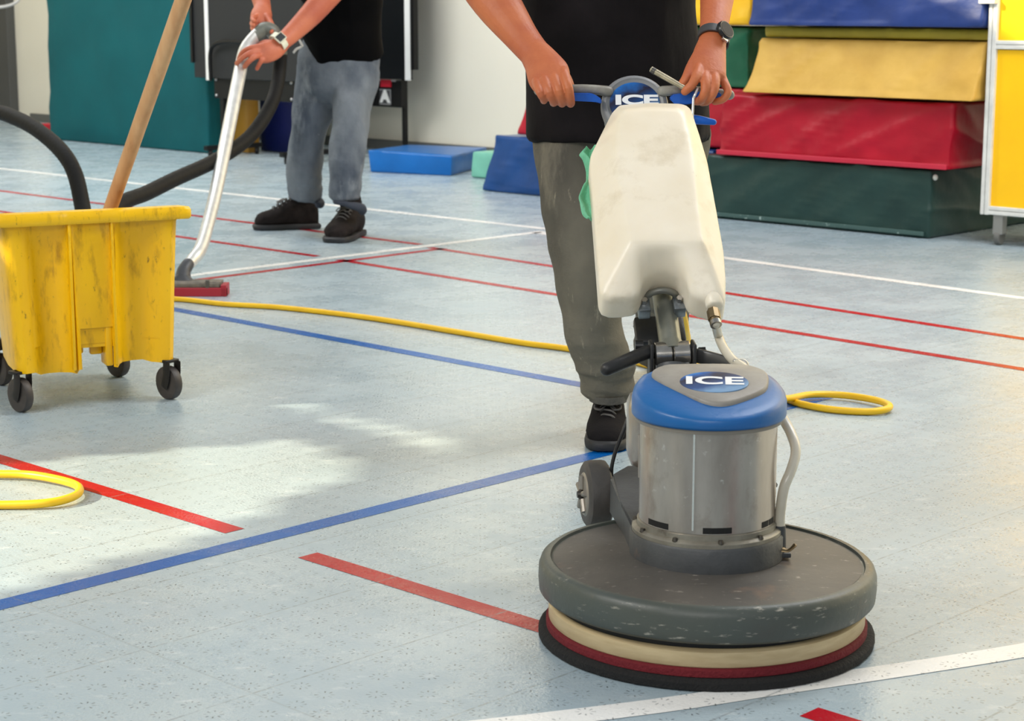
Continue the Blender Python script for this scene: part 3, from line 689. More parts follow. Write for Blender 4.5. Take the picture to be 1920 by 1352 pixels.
sweep(bm, [P(640, 97, 8.17), P(642, 60, 8.14), P(645, 20, 8.12), P(640, -20, 8.08), V((-0.78, 8.03, 1.20)), V((-0.83, 7.95, 1.33)), V((-0.84, 7.92, 1.385))],
      [(0.172, 0.125), (0.168, 0.13), (0.162, 0.13), (0.168, 0.13), (0.185, 0.125), (0.17, 0.105), (0.075, 0.065)], 36, (1, 0, 0), 'flat', 5, sq=0.1)
for S_, E_ in ((S2L, EB), (S2R, EA)):
    sweep(bm, [S_ + V((0, 0, 0.015)), S_.lerp(E_, 0.35), S_.lerp(E_, 0.68)], [0.068, 0.07, 0.068], 20, (1, 0, 0), 'flat', 4)
me = union(bm, 0.009, 4)
for v in me.vertices:
    k_ = max(0, min(1, (0.90 - v.co.z) / 0.08)); v.co.z += k_ * (0.075 * max(0, min(1.3, (-0.80 - v.co.x) / 0.085)) - 0.022 * math.exp(-((v.co.x + 0.79) / 0.05) ** 2))
displace(me, lambda p: 0.008 * ridge(p, 5, (1.5, 1, 1)) + 0.004 * nz(p, 12)); obj('t_shirt', me, SHIRT2, m2, 180)
bm = bmesh.new()
sweep(bm, [P(638, 78, 8.17), P(637, 110, 8.17), P(634, 150, 8.17)], [(0.155, 0.11), (0.166, 0.12), (0.16, 0.115)], 32)
sweep(bm, LG_A, [(.095, .10), (.082, .09), (.070, .080), (.068, .074), (.070, .072)], 24, cap='flat', n=6)
sweep(bm, LG_B, [(.095, .10), (.080, .09), (.069, .078), (.064, .072), (.062, .068)], 24, cap='flat', n=6)
me = union(bm, 0.008, 4)
def fold2(p):
    low = max(0, min(1, (0.35 - p.z) / 0.2))
    return (0.012 * ridge(p, 5, (1.3, 1.3, 1.2)) + 0.007 * nz(p, 11)) * (1 - 0.5 * low) + low * 0.016 * ridge(p, 6, (0.8, 0.8, 2.4))
displace(me, fold2); tr2 = obj('trousers', me, JEANS2, m2, 180)
for pl_, rr_ in (([P(598, 384, 8.22), P(600, 380, 8.27), P(584, 372, 8.34), P(560, 372, 8.34)], [0.017, 0.022, 0.018, 0.016]), ([P(680, 398, 8.04), P(677, 390, 8.0), P(655, 384, 7.96), P(628, 378, 7.98)], [0.016, 0.020, 0.014, 0.012])):
    bm = bmesh.new(); sweep(bm, pl_, rr_, 12); me = union(bm, 0.006, 2); displace(me, lambda p: 0.004 * nz(p, 25)); obj('cuff', me, mat('cuff_dark', (52, 58, 70), 0.85, bump=(40, 0.4)), tr2, 180)
bm = bmesh.new(); sweep(bm, [P(565, 88, 8.02), P(556, 92, 7.99), P(551, 98, 7.98)], 0.005, 6); sweep(bm, [P(562, 76, 8.02), P(567, 86, 8.01)], 0.005, 6); obj('drawstring', bm, mat('string_white', (205, 205, 200), 0.7), tr2, 60)
def boot(toe, heel, width, col):
    b_ = shoe(m2, toe, heel, width, BOOT, col, 0.150, laces=True, sole_h=0.022, shaft=1.42); return b_
tA, hA = F(478, 431), F(597, 428); boot((tA.x, tA.y, 0), (hA.x, hA.y, 0), 0.105, (P(572, 390, 8.29).x, 8.29))
tB, hB = F(626, 456), F(650, 428); boot((tB.x, tB.y, 0), (tB.x + 0.075, tB.y + 0.29, 0), 0.125, (P(648, 388, 8.06).x, 8.10))
watch(m2, P(519, 77, 7.675) + V((0.008, 0, -0.002)), P(552, 58, 7.72) - P(528, 80, 7.68), V((0.12, -1, 0.3)), 0.0365, 0.030, mat('watch_strap_cream', (222, 222, 200), 0.5), mat('watch_face_black', (20, 24, 22), 0.15), 0.026, False, 0.021)

# ---------------------------------------------------------------- wet vacuum wand and hose
t = thing('vacuum_wand', 'aluminium vacuum wand with red floor squeegee and long black hose', 'vacuum wand', F(380, 553))
M_AL = mat('aluminium', (222, 222, 218), 0.36, 0.45, var=(30, (204, 204, 200)))
bm = bmesh.new()
sweep(bm, [P(484, 62, 7.73), P(462, 90, 7.71), P(452, 125, 7.66), P(430, 235, 7.42), P(408, 345, 7.12), P(390, 420, 6.86), P(376, 466, 6.70), P(360, 488, 6.64), P(348, 500, 6.60)], [0.025, 0.026, 0.026, 0.026, 0.025, 0.0235, 0.0235, 0.022, 0.020], 20, n=8)
obj('wand_tube', bm, M_AL, t, 180)
bm = bmesh.new(); sweep(bm, [P(482, 66, 7.73), P(496, 54, 7.74), P(512, 60, 7.75), P(522, 80, 7.77), P(526, 100, 7.78)], [0.028, 0.028, 0.029, 0.028, 0.028], 20, n=6)
obj('hand_grip', bm, mat('grip_grey', (120, 122, 112), 0.4, var=(30, (90, 96, 90))), t, 180)
bm = bmesh.new()
sweep(bm, [P(526, 98, 7.78), P(523, 140, 7.77), P(513, 185, 7.70), P(488, 232, 7.58), P(455, 268, 7.45), P(400, 303, 7.25), P(330, 335, 7.0), P(275, 362, 6.80), P(225, 384, 6.62), P(180, 440, 6.45), P(165, 470, 6.40), P(160, 430, 6.42), P(154, 385, 6.48), P(140, 325, 6.56), P(115, 283, 6.65), P(72, 245, 6.8), P(30, 222, 6.95), P(-20, 208, 7.1), P(-120, 215, 7.3), P(-240, 290, 7.5), P(-330, 420, 7.6), F(-420, 500, 0.03)], 0.0275, 16, n=8)
hose_me = bm
obj('hose', bm, mat('hose_black', (17, 17, 16), 0.65, spec=0.25, bump=(40, 0.2)), t, 180)
bm = bmesh.new()
q = F(343, 552)
sweep(bm, [P(352, 496, 6.60), P(345, 508, 6.58), P(343, 522, 6.56)], [0.022, 0.024, 0.028], 16, cap='round')
sweep(bm, [P(343, 518, 6.56), P(342, 532, 6.55), P(340, 541, 6.55)], [(0.025, 0.025), (0.055, 0.03), (0.085, 0.028)], 20, (1, 0, 0), 'flat')
obj('squeegee_neck', bm, mat('plastic_darkgrey', (62, 64, 68), 0.45), t, 60)
qx0, qx1 = F(250, 553), F(428, 553)
bm = bmesh.new(); box(bm, (qx0.x, 6.50, 0.028), (qx1.x - 0.02, 6.56, 0.050), 0.003); box(bm, (qx0.x, 6.492, 0.030), (qx1.x - 0.025, 6.50, 0.046), 0.001); obj('squeegee_bar', bm, mat('bar_metal', (128, 122, 112), 0.4, 0.5, var=(40, (100, 96, 90))), t, 40)
for xx in (0.30, 0.80):
    bm = bmesh.new(); X_ = qx0.x + (qx1.x - qx0.x) * xx; box(bm, (X_ - .006, 6.486, 0.028), (X_ + .006, 6.50, 0.056), 0.001); obj('clip', bm, mat('clip_grey', (90, 88, 84), 0.4, 0.5), t)
bm = bmesh.new(); box(bm, (qx0.x, 6.485, 0.0), (qx1.x, 6.51, 0.030), 0.002); box(bm, (qx1.x - 0.02, 6.485, 0.0), (qx1.x, 6.56, 0.040), 0.002); obj('squeegee_blade', bm, mat('rubber_red', (158, 28, 46), 0.45), t)

# ---------------------------------------------------------------- mop bucket
t = thing('mop_bucket', 'dirty yellow mop bucket on four black casters', 'mop bucket', (-1.1, 4.8, 0))
M_BK = mat('bucket_yellow', (248, 196, 4), 0.36, var=(5, (236, 182, 4), (1, 1, 0.5)), bump=(30, 0.15), dirt=((178, 130, 10), 24, 0.54, 0.74, (1.4, 1.4, 0.4)), dirt2=((116, 86, 22), 80, 0.63, 0.74, (1, 1, 0.5)))
FLc, FRc = F(40, 775), F(317, 750); u = (FRc - FLc).normalized(); vv = V((-u.y, u.x, 0))
# local frame: x along the front, y to the rear, origin at mid front
MID = (FLc + FRc) / 2; BM = frameM(MID, u, vv, V((0, 0, 1)))
def bprof(g, dep, zf):
    """outline at one level; g half width of the front"""
    pts = []
    fr = [(-1.0, 0.03), (-0.97, 0.004), (-0.90, -0.006), (-0.78, 0.002), (-0.70, 0.022), (-0.60, 0.034), (-0.45, 0.034), (-0.32, 0.020), (-0.27, -0.004), (-0.255, -0.014), (-0.20, -0.002),
          (0.20, -0.002), (0.235, -0.016), (0.27, -0.006), (0.34, 0.020), (0.48, 0.034), (0.62, 0.034), (0.72, 0.022), (0.82, 0.004), (0.92, -0.004), (0.98, 0.006), (1.0, 0.03)]
    for x_, y_ in fr: pts.append((x_ * g, y_ * zf))
    pts += [(g * 0.99, dep * 0.35), (g * 0.92, dep * 0.7), (g * 0.84, dep * 0.93), (g * 0.74, dep), (0, dep * 1.01), (-g * 0.74, dep), (-g * 0.84, dep * 0.93), (-g * 0.92, dep * 0.7), (-g * 0.99, dep * 0.35)]
    return pts
bm = bmesh.new(); rings = []
levels = [(0.098, 0.197, 0.385, 1.0), (0.145, 0.200, 0.392, 1.0), (0.20, 0.203, 0.40, 1.0), (0.27, 0.206, 0.405, 1.0), (0.34, 0.210, 0.41, 1.0), (0.41, 0.214, 0.42, 0.95), (0.455, 0.217, 0.425, 0.8), (0.475, 0.220, 0.43, 0.3), (0.490, 0.222, 0.435, 0.1)]
SH = 0.008
def drop(y, dep, z): return z - 0.06 * max(0, y / dep) * max(0, (z - 0.2) / 0.3)
for z, g, dep, zf in levels:
    R = []
    for i, (x_, y_) in enumerate(bprof(g, dep, zf)):
        zz_ = z
        if z < 0.13:
            if -0.72 * g < x_ < -0.26 * g and y_ < 0.06: zz_ = 0.088
            if 0.26 * g < x_ < 0.72 * g and y_ < 0.06: zz_ = 0.104
        R.append(bm.verts.new(BM @ V((x_ + SH, y_, drop(y_, dep, zz_)))))
    rings.append(R)
# inner wall
for z, g, dep, zf in ((0.490, 0.216, 0.425, 0.1), (0.40, 0.208, 0.41, 0.8), (0.16, 0.190, 0.375, 0.9)):
    R = [bm.verts.new(BM @ V((x_ + SH, y_ + 0.006, drop(y_, dep, z)))) for x_, y_ in bprof(g, dep, zf)]
    rings.append(R)
for A_, B_ in zip(rings, rings[1:]):
    n_ = len(A_)
    for k in range(n_):
        # tunnel opening in the middle of the front
        if A_ is rings[0] and k == 10: continue
        if A_ is rings[1] and k == 10: continue
        bm.faces.new((A_[k], A_[(k + 1) % n_], B_[(k + 1) % n_], B_[k]))
bm.faces.new(rings[-1]); 
bk = obj('bucket_body', bm, M_BK, t, 50)
# underside and tunnel
bm = bmesh.new()
box(bm, (-0.04, 0.045, 0.148), (0.05, 0.055, 0.215), 0.003, BM); box(bm, (-0.048, 0.0, 0.197), (0.048, 0.055, 0.206), 0.003, BM)
box(bm, (-0.052, 0.0, 0.100), (-0.042, 0.055, 0.204), 0.002, BM); box(bm, (0.030, 0.0, 0.100), (0.048, 0.06, 0.204), 0.004, BM)
box(bm, (-0.042, 0.05, 0.128), (-0.015, 0.06, 0.16), 0.004, BM); box(bm, (0.0, 0.04, 0.125), (0.03, 0.06, 0.16), 0.004, BM)
obj('tunnel', bm, M_BK, t, 40)
bm = bmesh.new(); R = []
R = [bm.verts.new(BM @ V((x_ * 0.97 + SH, y_ + 0.008, 0.150))) for x_, y_ in bprof(0.198, 0.385, 1.0)]
bm.faces.new(R); g_ = bmesh.ops.extrude_face_region(bm, geom=bm.faces[:]); bmesh.ops.translate(bm, vec=(0, 0, 0.01), verts=[v for v in g_['geom'] if isinstance(v, bmesh.types.BMVert)])
obj('bottom_plate', bm, M_BK, t)
# rim lip
bm = bmesh.new(); rings = []
for z, e in ((0.462, 0.003), (0.462, 0.020), (0.468, 0.024), (0.486, 0.024), (0.493, 0.020), (0.495, -0.002)):
    R = []
    for x_, y_ in bprof(0.221, 0.435, 0.15):
        d = V((x_ / 0.221, (y_ - 0.2) / 0.22, 0)); k_ = 1.0
        R.append(bm.verts.new(BM @ V((x_ + SH + (e if x_ > 0 else -e) * min(1, abs(x_) / 0.15), y_ + (-e if y_ < 0.1 else e if y_ > 0.3 else 0) * 1.0, drop(y_, 0.435, z)))))
    rings.append(R)
skin(bm, rings, caps=False); obj('rim', bm, M_BK, t, 50)
for x_ in (-0.052, 0.053):
    bm = bmesh.new(); box(bm, (x_ - 0.004, -0.018, 0.104 if x_ > 0 else 0.098), (x_ + 0.004, 0.002, 0.47), 0.003, BM); obj('rib', bm, M_BK, t, 40)
M_WH = mat('caster_rubber', (52, 48, 46), 0.5, var=(30, (70, 64, 60))); M_FORK = mat('caster_fork', (30, 28, 27), 0.45, 0.2)
ax_ = (u * 0.93 + vv * 0.37).normalized()
for (px_, py_) in ((40, 772), (318, 748), (3, 722), (222, 706)):
    c = F(px_, py_); c.z = 0
    if py_ == 706: c = c + vv * 0.0
    rear = py_ < 740
    R_ = 0.043
    cz = c + V((0, 0, R_))
    bm = bmesh.new(); top = c + V((0, 0, 0.104 if not rear else 0.125))
    for s_ in (-1, 1):
        pl = [cz + ax_ * s_ * 0.017 + V((0, 0, -0.01)), cz + ax_ * s_ * 0.017 + V((0, 0, 0.02)) + ax_.cross(V((0, 0, 1))) * 0.012, cz + ax_ * s_ * 0.017 + V((0, 0, 0.055)) + ax_.cross(V((0, 0, 1))) * 0.014]
        sweep(bm, pl, (0.002, 0.014), 10, ax_, 'round', 3)
    bx = frameM(cz + V((0, 0, 0.053)), ax_, ax_.cross(V((0, 0, 1))), V((0, 0, 1)))
    box(bm, (-0.021, -0.018, 0), (0.021, 0.018, 0.008), 0.002, bx); cyl(bm, cz + V((0, 0, 0.055)), top, 0.012)
    cs_ = obj('caster', bm, M_FORK, t, 50)
    bm = bmesh.new(); t_ = ax_
    ua = V((0, 0, 1)); va = ax_.cross(ua); rings = []
    for o_, r_ in ((-0.0125, 0.018), (-0.0125, 0.034), (-0.0105, 0.0415), (-0.006, R_), (0.006, R_), (0.0105, 0.0415), (0.0125, 0.034), (0.0125, 0.018)):
        rings.append([bm.verts.new(cz + ax_ * o_ + (ua * math.cos(k * math.pi / 18) + va * math.sin(k * math.pi / 18)) * r_) for k in range(36)])
    skin(bm, rings); obj('wheel', bm, M_WH, cs_, 40)
# mop
mt = thing('mop', 'mop with thick wooden handle standing in the yellow bucket', 'mop', (-1.0, 4.93, 0.17))
M_WOOD = mat('mop_wood', (206, 164, 118), 0.55, var=(7, (186, 138, 92), (4, 4, 0.6)), bump=(60, 0.15, (1, 1, 0.1)), dirt=((140, 96, 60), 9, 0.6, 0.75, (3, 3, 0.5)))
pa, pb = P(351, -22, 4.62), P(208, 388, 4.84); dr = (pb - pa).normalized()
bm = bmesh.new(); pc = pb + dr * ((0.24 - pb.z) / dr.z)
sweep(bm, [pa - dr * 0.42, pa, pb, pc], [0.0185, 0.0195, 0.0175, 0.0175], 20, n=4); obj('handle', bm, M_WOOD, mt, 180)
bm = bmesh.new(); c0 = pc + V((0, 0.0, 0.0))
for k in range(26):
    a_ = k * 2.399; rr = 0.012 + 0.06 * math.sqrt(k / 26); sweep(bm, [c0 + V((0, 0, 0.02)), c0 + V((rr * .7 * math.cos(a_), rr * .7 * math.sin(a_), -0.01)), V((c0.x + rr * math.cos(a_), c0.y + rr * math.sin(a_), 0.185))], 0.006, 6)
obj('mop_head', bm, mat('mop_cotton', (190, 184, 168), 0.9), mt, 60)

# ---------------------------------------------------------------- yellow extension cord
bm = bmesh.new()
def G(x, y, z=0.009): return F(x, y, z)
cord = [G(-330, 905), G(-120, 890), G(0, 889, .012), G(60, 891, .014), G(120, 902, .016), G(148, 914, .016), G(140, 930, .014), G(90, 943, .012), G(0, 947, .009), G(-140, 945), G(-420, 900), G(-700, 780), G(-640, 640), G(-330, 572), G(0, 556), G(200, 556), G(335, 561), G(420, 570), G(520, 576), G(640, 589), G(740, 603), G(860, 623), G(980, 643), G(1065, 654), G(1180, 676), G(1290, 706), G(1400, 731), G(1462, 744), G(1500, 757), G(1560, 768), G(1625, 772), G(1660, 768, .012), G(1667, 760, .014), G(1640, 750, .014), G(1580, 741, .013), G(1520, 740, .016), G(1480, 747, .022), G(1440, 752, .02), G(1400, 742), P(1345, 700, 4.6), P(1300, 680, 4.3), P(1287, 630, 4.0), P(1280, 590, 3.92), P(1262, 540, 3.85), P(1240, 470, 3.82)]
sweep(bm, cord, 0.0088, 10, n=7)
o = obj('extension_cord', bm, mat('cord_yellow', (246, 198, 24), 0.4, var=(12, (236, 184, 20))), None, 180); recentre(o, F(700, 598))
tag(o, 'yellow extension cord crossing the floor and running up to the floor machine', 'extension cord')

# ---------------------------------------------------------------- floor machine
t = thing('floor_machine', 'rotary floor scrubbing machine with steel motor, blue cover and white tank', 'floor machine', (0.31, 2.93, 0))
CX, CY = 0.310, 2.935
M_DECK = mat('deck_side', (74, 78, 71), 0.42, var=(9, (74, 80, 76)), bump=(40, 0.12), dirt=((168, 164, 152), 34, 0.60, 0.70, (1, 1, 4.5)), dirt2=((120, 104, 92), 6, 0.62, 0.78))
M_DTOP = mat('deck_top', (88, 84, 79), 0.5, var=(7, (70, 68, 65)), bump=(30, 0.1), dirt=((122, 98, 82), 7, 0.58, 0.78), dirt2=((158, 152, 144), 44, 0.62, 0.70, (1, 3.0, 1)))
TILT = Matrix.Translation((CX, CY, 0.094)) @ Matrix.Rotation(math.radians(0.7), 4, 'Y') @ Matrix.Translation((-CX, -CY, -0.1))
bm = bmesh.new()
lathe(bm, (CX, CY, 0), [(0.20, 0.079), (0.255, 0.077), (0.262, 0.078), (0.2665, 0.083), (0.268, 0.100), (0.2675, 0.118), (0.264, 0.128), (0.257, 0.1335), (0.249, 0.134), (0.247, 0.130), (0.2455, 0.130)], 128, TILT)
obj('deck_bumper', bm, M_DECK, t, 50)
bm = bmesh.new(); lathe(bm, (CX, CY, 0), [(0.2445, 0.112), (0.2445, 0.1305), (0.20, 0.1345), (0.12, 0.1385), (0.05, 0.14)], 128, TILT); obj('deck_plate', bm, M_DTOP, t, 50)
bm = bmesh.new(); lathe(bm, (CX, CY, 0), [(0.235, 0.054), (0.243, 0.056), (0.243, 0.076), (0.20, 0.077)], 96); obj('dark_gap_ring', bm, mat('gap_black', (14, 14, 15), 0.6), t, 50)  # black ring puts in the dark of the gap between deck and driver
bm = bmesh.new(); lathe(bm, (CX, CY, 0), [(0.247, 0.030), (0.2515, 0.034), (0.2515, 0.056), (0.246, 0.060)], 128); obj('pad_driver', bm, mat('driver_cream', (206, 186, 146), 0.5, var=(20, (190, 168, 128), (1, 1, 6))), t, 50)
bm = bmesh.new(); lathe(bm, (CX, CY, 0), [(0.25, 0.016), (0.2555, 0.019), (0.2555, 0.029), (0.25, 0.0315)], 128); obj('red_pad', bm, mat('pad_red', (108, 18, 30), 0.85, bump=(150, 0.4)), t, 50)
bm = bmesh.new(); lathe(bm, (CX, CY, 0), [(0.262, 0.0), (0.2675, 0.003), (0.2675, 0.013), (0.262, 0.0175)], 128); pb_ = obj('black_pad', bm, mat('pad_black', (22, 22, 23), 0.9, bump=(150, 0.5)), t, 50)
displace(pb_.data, lambda p: 0.001 * nz(p, 60))
# gearbox ring with flange
MX, MY = 0.310, 2.945
bm = bmesh.new(); lathe(bm, (MX, MY, 0), [(0.1225, 0.132), (0.1225, 0.168), (0.120, 0.172), (0.10, 0.172)], 96)
M_CAST = mat('cast_dark', (74, 76, 78), 0.5, var=(14, (62, 64, 66)), bump=(50, 0.15), dirt=((126, 92, 74), 9, 0.63, 0.75))
obj('gear_housing', bm, M_CAST, t, 50)
M_FLG = mat('flange_grime', (150, 146, 134), 0.45, 0.45, var=(18, (120, 114, 102)), bump=(40, 0.2), dirt=((88, 78, 68), 20, 0.6, 0.75))
bm = bmesh.new(); lathe(bm, (MX, MY, 0), [(0.114, 0.170), (0.119, 0.172), (0.119, 0.178), (0.1145, 0.1815), (0.111, 0.182), (0.111, 0.190), (0.1075, 0.1915), (0.106, 0.20), (0.09, 0.201)], 96); fl = obj('motor_flange', bm, M_FLG, t, 40)
for k in range(10):
    a_ = -math.pi / 2 + 0.09 + (k - 0) * math.pi / 5; c = V((MX + 0.1145 * math.cos(a_), MY + 0.1145 * math.sin(a_), 0.180))
    bm = bmesh.new(); cyl(bm, c, c + V((0, 0, 0.005)), 0.0048, 0.0035, 12); obj('screw', bm, mat('screw_dark', (80, 76, 70), 0.4, 0.7), fl, 40)
for k, (da, hw) in enumerate(((-60, 6), (-48, 6), (-0, 12), (60 - 12, 5), (60, 6), (120, 10), (180, 10), (-120, 10))):
    a0 = -math.pi / 2 + math.radians(da + 3); bm = bmesh.new(); R1, R2 = [], []
    n_ = 6
    for i in range(n_ + 1):
        a_ = a0 + math.radians(hw) * (i / n_ * 2 - 1) ; 
        for R, z in ((R1, 0.1935), (R2, 0.203)): R.append((math.cos(a_), math.sin(a_), z))
    for i in range(n_):
        vs = []
        for (cx_, sy_, z) in (R1[i], R1[i + 1], R2[i + 1], R2[i]): vs.append(bm.verts.new((MX + 0.1083 * cx_, MY + 0.1083 * sy_, z)))
        bm.faces.new(vs)
    bmesh.ops.remove_doubles(bm, verts=bm.verts[:], dist=1e-5)
    g_ = bmesh.ops.extrude_face_region(bm, geom=bm.faces[:])
    for v in [x for x in g_['geom'] if isinstance(x, bmesh.types.BMVert)]:
        v.co.x += (MX - v.co.x) * 0.03; v.co.y += (MY - v.co.y) * 0.03
    obj('vent_slot', bm, mat('slot_black', (10, 10, 10), 0.7), fl)
M_STEEL = mat('motor_steel', (192, 182, 172), 0.28, 0.9, var=(16, (158, 147, 137), (1, 1, 0.3)), bump=(7, 0.10, (1, 1, 0.6)), dirt=((140, 124, 110), 16, 0.55, 0.80, (1, 1, 0.6)), dirt2=((212, 206, 198), 55, 0.62, 0.72))
bm = bmesh.new(); lathe(bm, (MX, MY, 0), [(0.108, 0.192), (0.108, 0.366), (0.100, 0.370)], 96); mo = obj('motor_housing', bm, M_STEEL, t, 50)
bm = bmesh.new(); a_ = -math.pi / 2 - 0.30; c = V((MX + 0.1085 * math.cos(a_), MY + 0.1085 * math.sin(a_), 0)); box(bm, (-0.0015, -0.001, 0.198), (0.0015, 0.0008, 0.362), 0, Matrix.Translation(c) @ Matrix.Rotation(a_ + math.pi / 2, 4, 'Z')); obj('housing_seam_glint', bm, mat('seam_glint_bright', (225, 222, 214), 0.2, 0.9), mo)  # bright strip paints the vertical specular line onto the housing seam
# capacitor box behind at the left
bm = bmesh.new(); box(bm, (P(1179, 850, 3.0).x, 2.99, 0.255), (P(1179, 850, 3.0).x + 0.09, 3.09, 0.372), 0.018); cb = obj('capacitor_box', bm, M_STEEL, t, 60)
bm = bmesh.new(); cyl(bm, P(1200, 815, 2.97), P(1200, 895, 2.97), 0.003); obj('box_clip', bm, M_STEEL, cb)
# rear casting reaching back to the axle
bm = bmesh.new()
top = [(P(1148, 912, 3.19).x, 3.20), (0.25, 3.04), (0.215, 2.98), (0.205, 2.90), (0.40, 2.9), (0.42, 3.05), (0.40, 3.28), (0.23, 3.28)]
A_ = [bm.verts.new((x_, y_, 0.125)) for x_, y_ in ((0.168, 3.20), (0.185, 3.05), (0.188, 2.95), (0.20, 2.90), (0.42, 2.9), (0.43, 3.05), (0.42, 3.28), (0.20, 3.28))]
B_ = [bm.verts.new((x_, y_, z_)) for x_, y_, z_ in ((0.170, 3.22, .192), (0.180, 3.08, .182), (0.192, 2.97, .175), (0.21, 2.92, .165), (0.41, 2.92, .165), (0.42, 3.05, .20), (0.41, 3.26, .20), (0.20, 3.26, .20))]
skin(bm, [A_, B_]); bmesh.ops.bevel(bm, geom=bm.edges[:], offset=0.006, segments=2, affect='EDGES')
obj('rear_casting', bm, M_CAST, t, 40)
# cover
M_COV = mat('cover_blue', (4, 94, 158), 0.36, var=(12, (30, 96, 164)), dirt=((120, 138, 150), 14, 0.64, 0.8), bump=(60, 0.06))
def tiltz(p): return p.z + max(0, min(1, (p.z - 0.37) / 0.035)) * 0.22 * min(p.y - MY, 0.055 - 0.5 * max(0, p.y - MY - 0.055))
bm = bmesh.new(); lathe(bm, (MX, MY, 0), [(0.112, 0.357), (0.119, 0.358), (0.1215, 0.362), (0.1215, 0.385), (0.1190, 0.394), (0.113, 0.401), (0.100, 0.4055), (0.06, 0.4095), (0.02, 0.411)], 96)
for v in bm.verts: v.co.z = tiltz(v.co)
obj('motor_cover', bm, M_COV, t, 60)
bm = bmesh.new(); lathe(bm, (MX, MY, 0), [(0.105, 0.350), (0.1155, 0.351), (0.1165, 0.355), (0.1165, 0.360)], 96); obj('cover_gasket', bm, mat('gasket_grey', (128, 122, 112), 0.5), t, 40)
# shield shaped top plate: rear edge straight, point towards the front
M_GREYP = mat('plastic_warmgrey', (152, 148, 140), 0.45, var=(14, (136, 130, 122)), bump=(60, 0.08), dirt=((112, 104, 96), 12, 0.62, 0.78))
sh = [(-0.060, 0.066), (-0.082, 0.046), (-0.088, 0.026), (-0.070, -0.010), (-0.042, -0.048), (-0.018, -0.074), (0.004, -0.084), (0.026, -0.080), (0.058, -0.058), (0.084, -0.030), (0.094, 0.005), (0.094, 0.030), (0.084, 0.048), (0.056, 0.066), (0, 0.072)]
sh = catmull([(x, y) for x, y in sh] + [sh[0]], 4)[:-1]
def ctop(x, y): return 0.4085 + 0.22 * min(y, 0.055)
bm = bmesh.new(); rings = []
for s, dz in ((1.0, -0.016), (1.0, 0.001), (0.985, 0.0045), (0.95, 0.006), (0.6, 0.0065), (0.2, 0.0065)):
    rings.append([bm.verts.new((MX + x * s, MY + y * s, ctop(x * s, y * s) + dz)) for x, y in sh])
skin(bm, rings); pl = obj('cover_shield', bm, M_GREYP, t, 45)
# decals
def decal_mat(name, up):
    m = NT(name); tc = m.n('ShaderNodeTexCoord'); sx = m.n('ShaderNodeSeparateXYZ'); m.l(tc.outputs['Generated'], sx.inputs[0])
    r = m.n('ShaderNodeValToRGB'); e = r.color_ramp.elements
    e[0].position = 0.25; e[0].color = lin((110, 150, 190)); e[1].position = 0.95; e[1].color = lin((70, 160, 220))
    for p_, c_ in ((0.42, (20, 70, 130)), (0.65, (28, 24, 46)), (0.8, (22, 100, 180))): q_ = e.new(p_); q_.color = lin(c_)
    k = m.math('ADD', m.math('MULTIPLY', sx.outputs[up], 0.62), m.math('MULTIPLY', m.math('SUBTRACT', 1.0, sx.outputs[0]), 0.35))
    k = m.math('ADD', k, m.math('MULTIPLY', m.math('SUBTRACT', m.noise(40, 3), 0.5), 0.25))
    m.l(k, r.inputs[0]); m.l(r.outputs[0], m.b.inputs['Base Color']); m.b.inputs['Roughness'].default_value = 0.3
    return m.m
DM = decal_mat('decal_blue_gradient', 1); M_LET = mat('decal_white', (238, 240, 242), 0.35)
ly = V((0.08, 1, 0.22)).normalized(); lx = V((1, -0.08, 0)); lx = (lx - ly * lx.dot(ly)).normalized()
LM = frameM((MX + 0.006, MY - 0.012, ctop(0, -0.012) + 0.0066), lx, ly, lx.cross(ly))
bm = bmesh.new(); rings = [[bm.verts.new(LM @ V((0.054 * s * math.cos(k * math.pi / 24), 0.040 * s * math.sin(k * math.pi / 24), z))) for k in range(48)] for s, z in ((1, -0.003), (1, 0.0005), (0.99, 0.0008))]
skin(bm, rings); dc = obj('logo_disc', bm, DM, pl)
text('logo_letters', 'ICE', 0.040, LM @ Matrix.Translation((0.0, 0.002, 0.0014)), M_LET, dc, 0.0003, 0.0012, 1.6)
# yoke
YK = P(1260, 665, 3.36); Q1 = P(1190, 178, 3.85); E = (Q1 - YK).normalized(); R3 = V((1, 0, 0)); R3 = (R3 - E * R3.dot(E)).normalized(); N3 = R3.cross(E)
if N3.z < 0: N3 = -N3
M_CHR = mat('chrome_worn', (190, 186, 180), 0.25, 0.9, var=(20, (150, 146, 140))); M_BLKP = mat('black_plastic', (34, 34, 35), 0.45, bump=(80, 0.1)); M_TUBE = mat('tube_grey', (140, 142, 132), 0.32, 0.4, var=(20, (120, 122, 114)))
bm = bmesh.new(); cyl(bm, (0.28, 3.22, 0.18), (YK.x, 3.33, 0.36), 0.036, 0.03); obj('neck_post', bm, M_CAST, t, 40)
for s_ in (-1, 1):
    bm = bmesh.new(); c = YK + R3 * s_ * 0.0165; cyl(bm, c - R3 * 0.0155, c + R3 * 0.0155, 0.024, bev=0.002)
    box(bm, (c.x - 0.0155, 3.34, c.z - 0.05), (c.x + 0.0155, 3.375, c.z), 0.004); obj('yoke_clamp', bm, M_CHR, t, 40)
    bm = bmesh.new(); box(bm, (YK.x + s_ * 0.038 - 0.0035, 3.33, YK.z - 0.055), (YK.x + s_ * 0.038 + 0.0035, 3.385, YK.z + 0.024), 0.003); obj('yoke_plate', bm, M_BLKP, t, 40)
bm = bmesh.new(); cyl(bm, YK - R3 * 0.055, YK + R3 * 0.062, 0.006); cyl(bm, YK + R3 * 0.048, YK + R3 * 0.060, 0.012, seg=6); cyl(bm, YK - V((0.052, 0, -0.016)), YK - V((0.066, 0, -0.016)), 0.010); obj('pivot_bolt', bm, mat('bolt_dark', (60, 60, 60), 0.35, 0.8), t, 40)
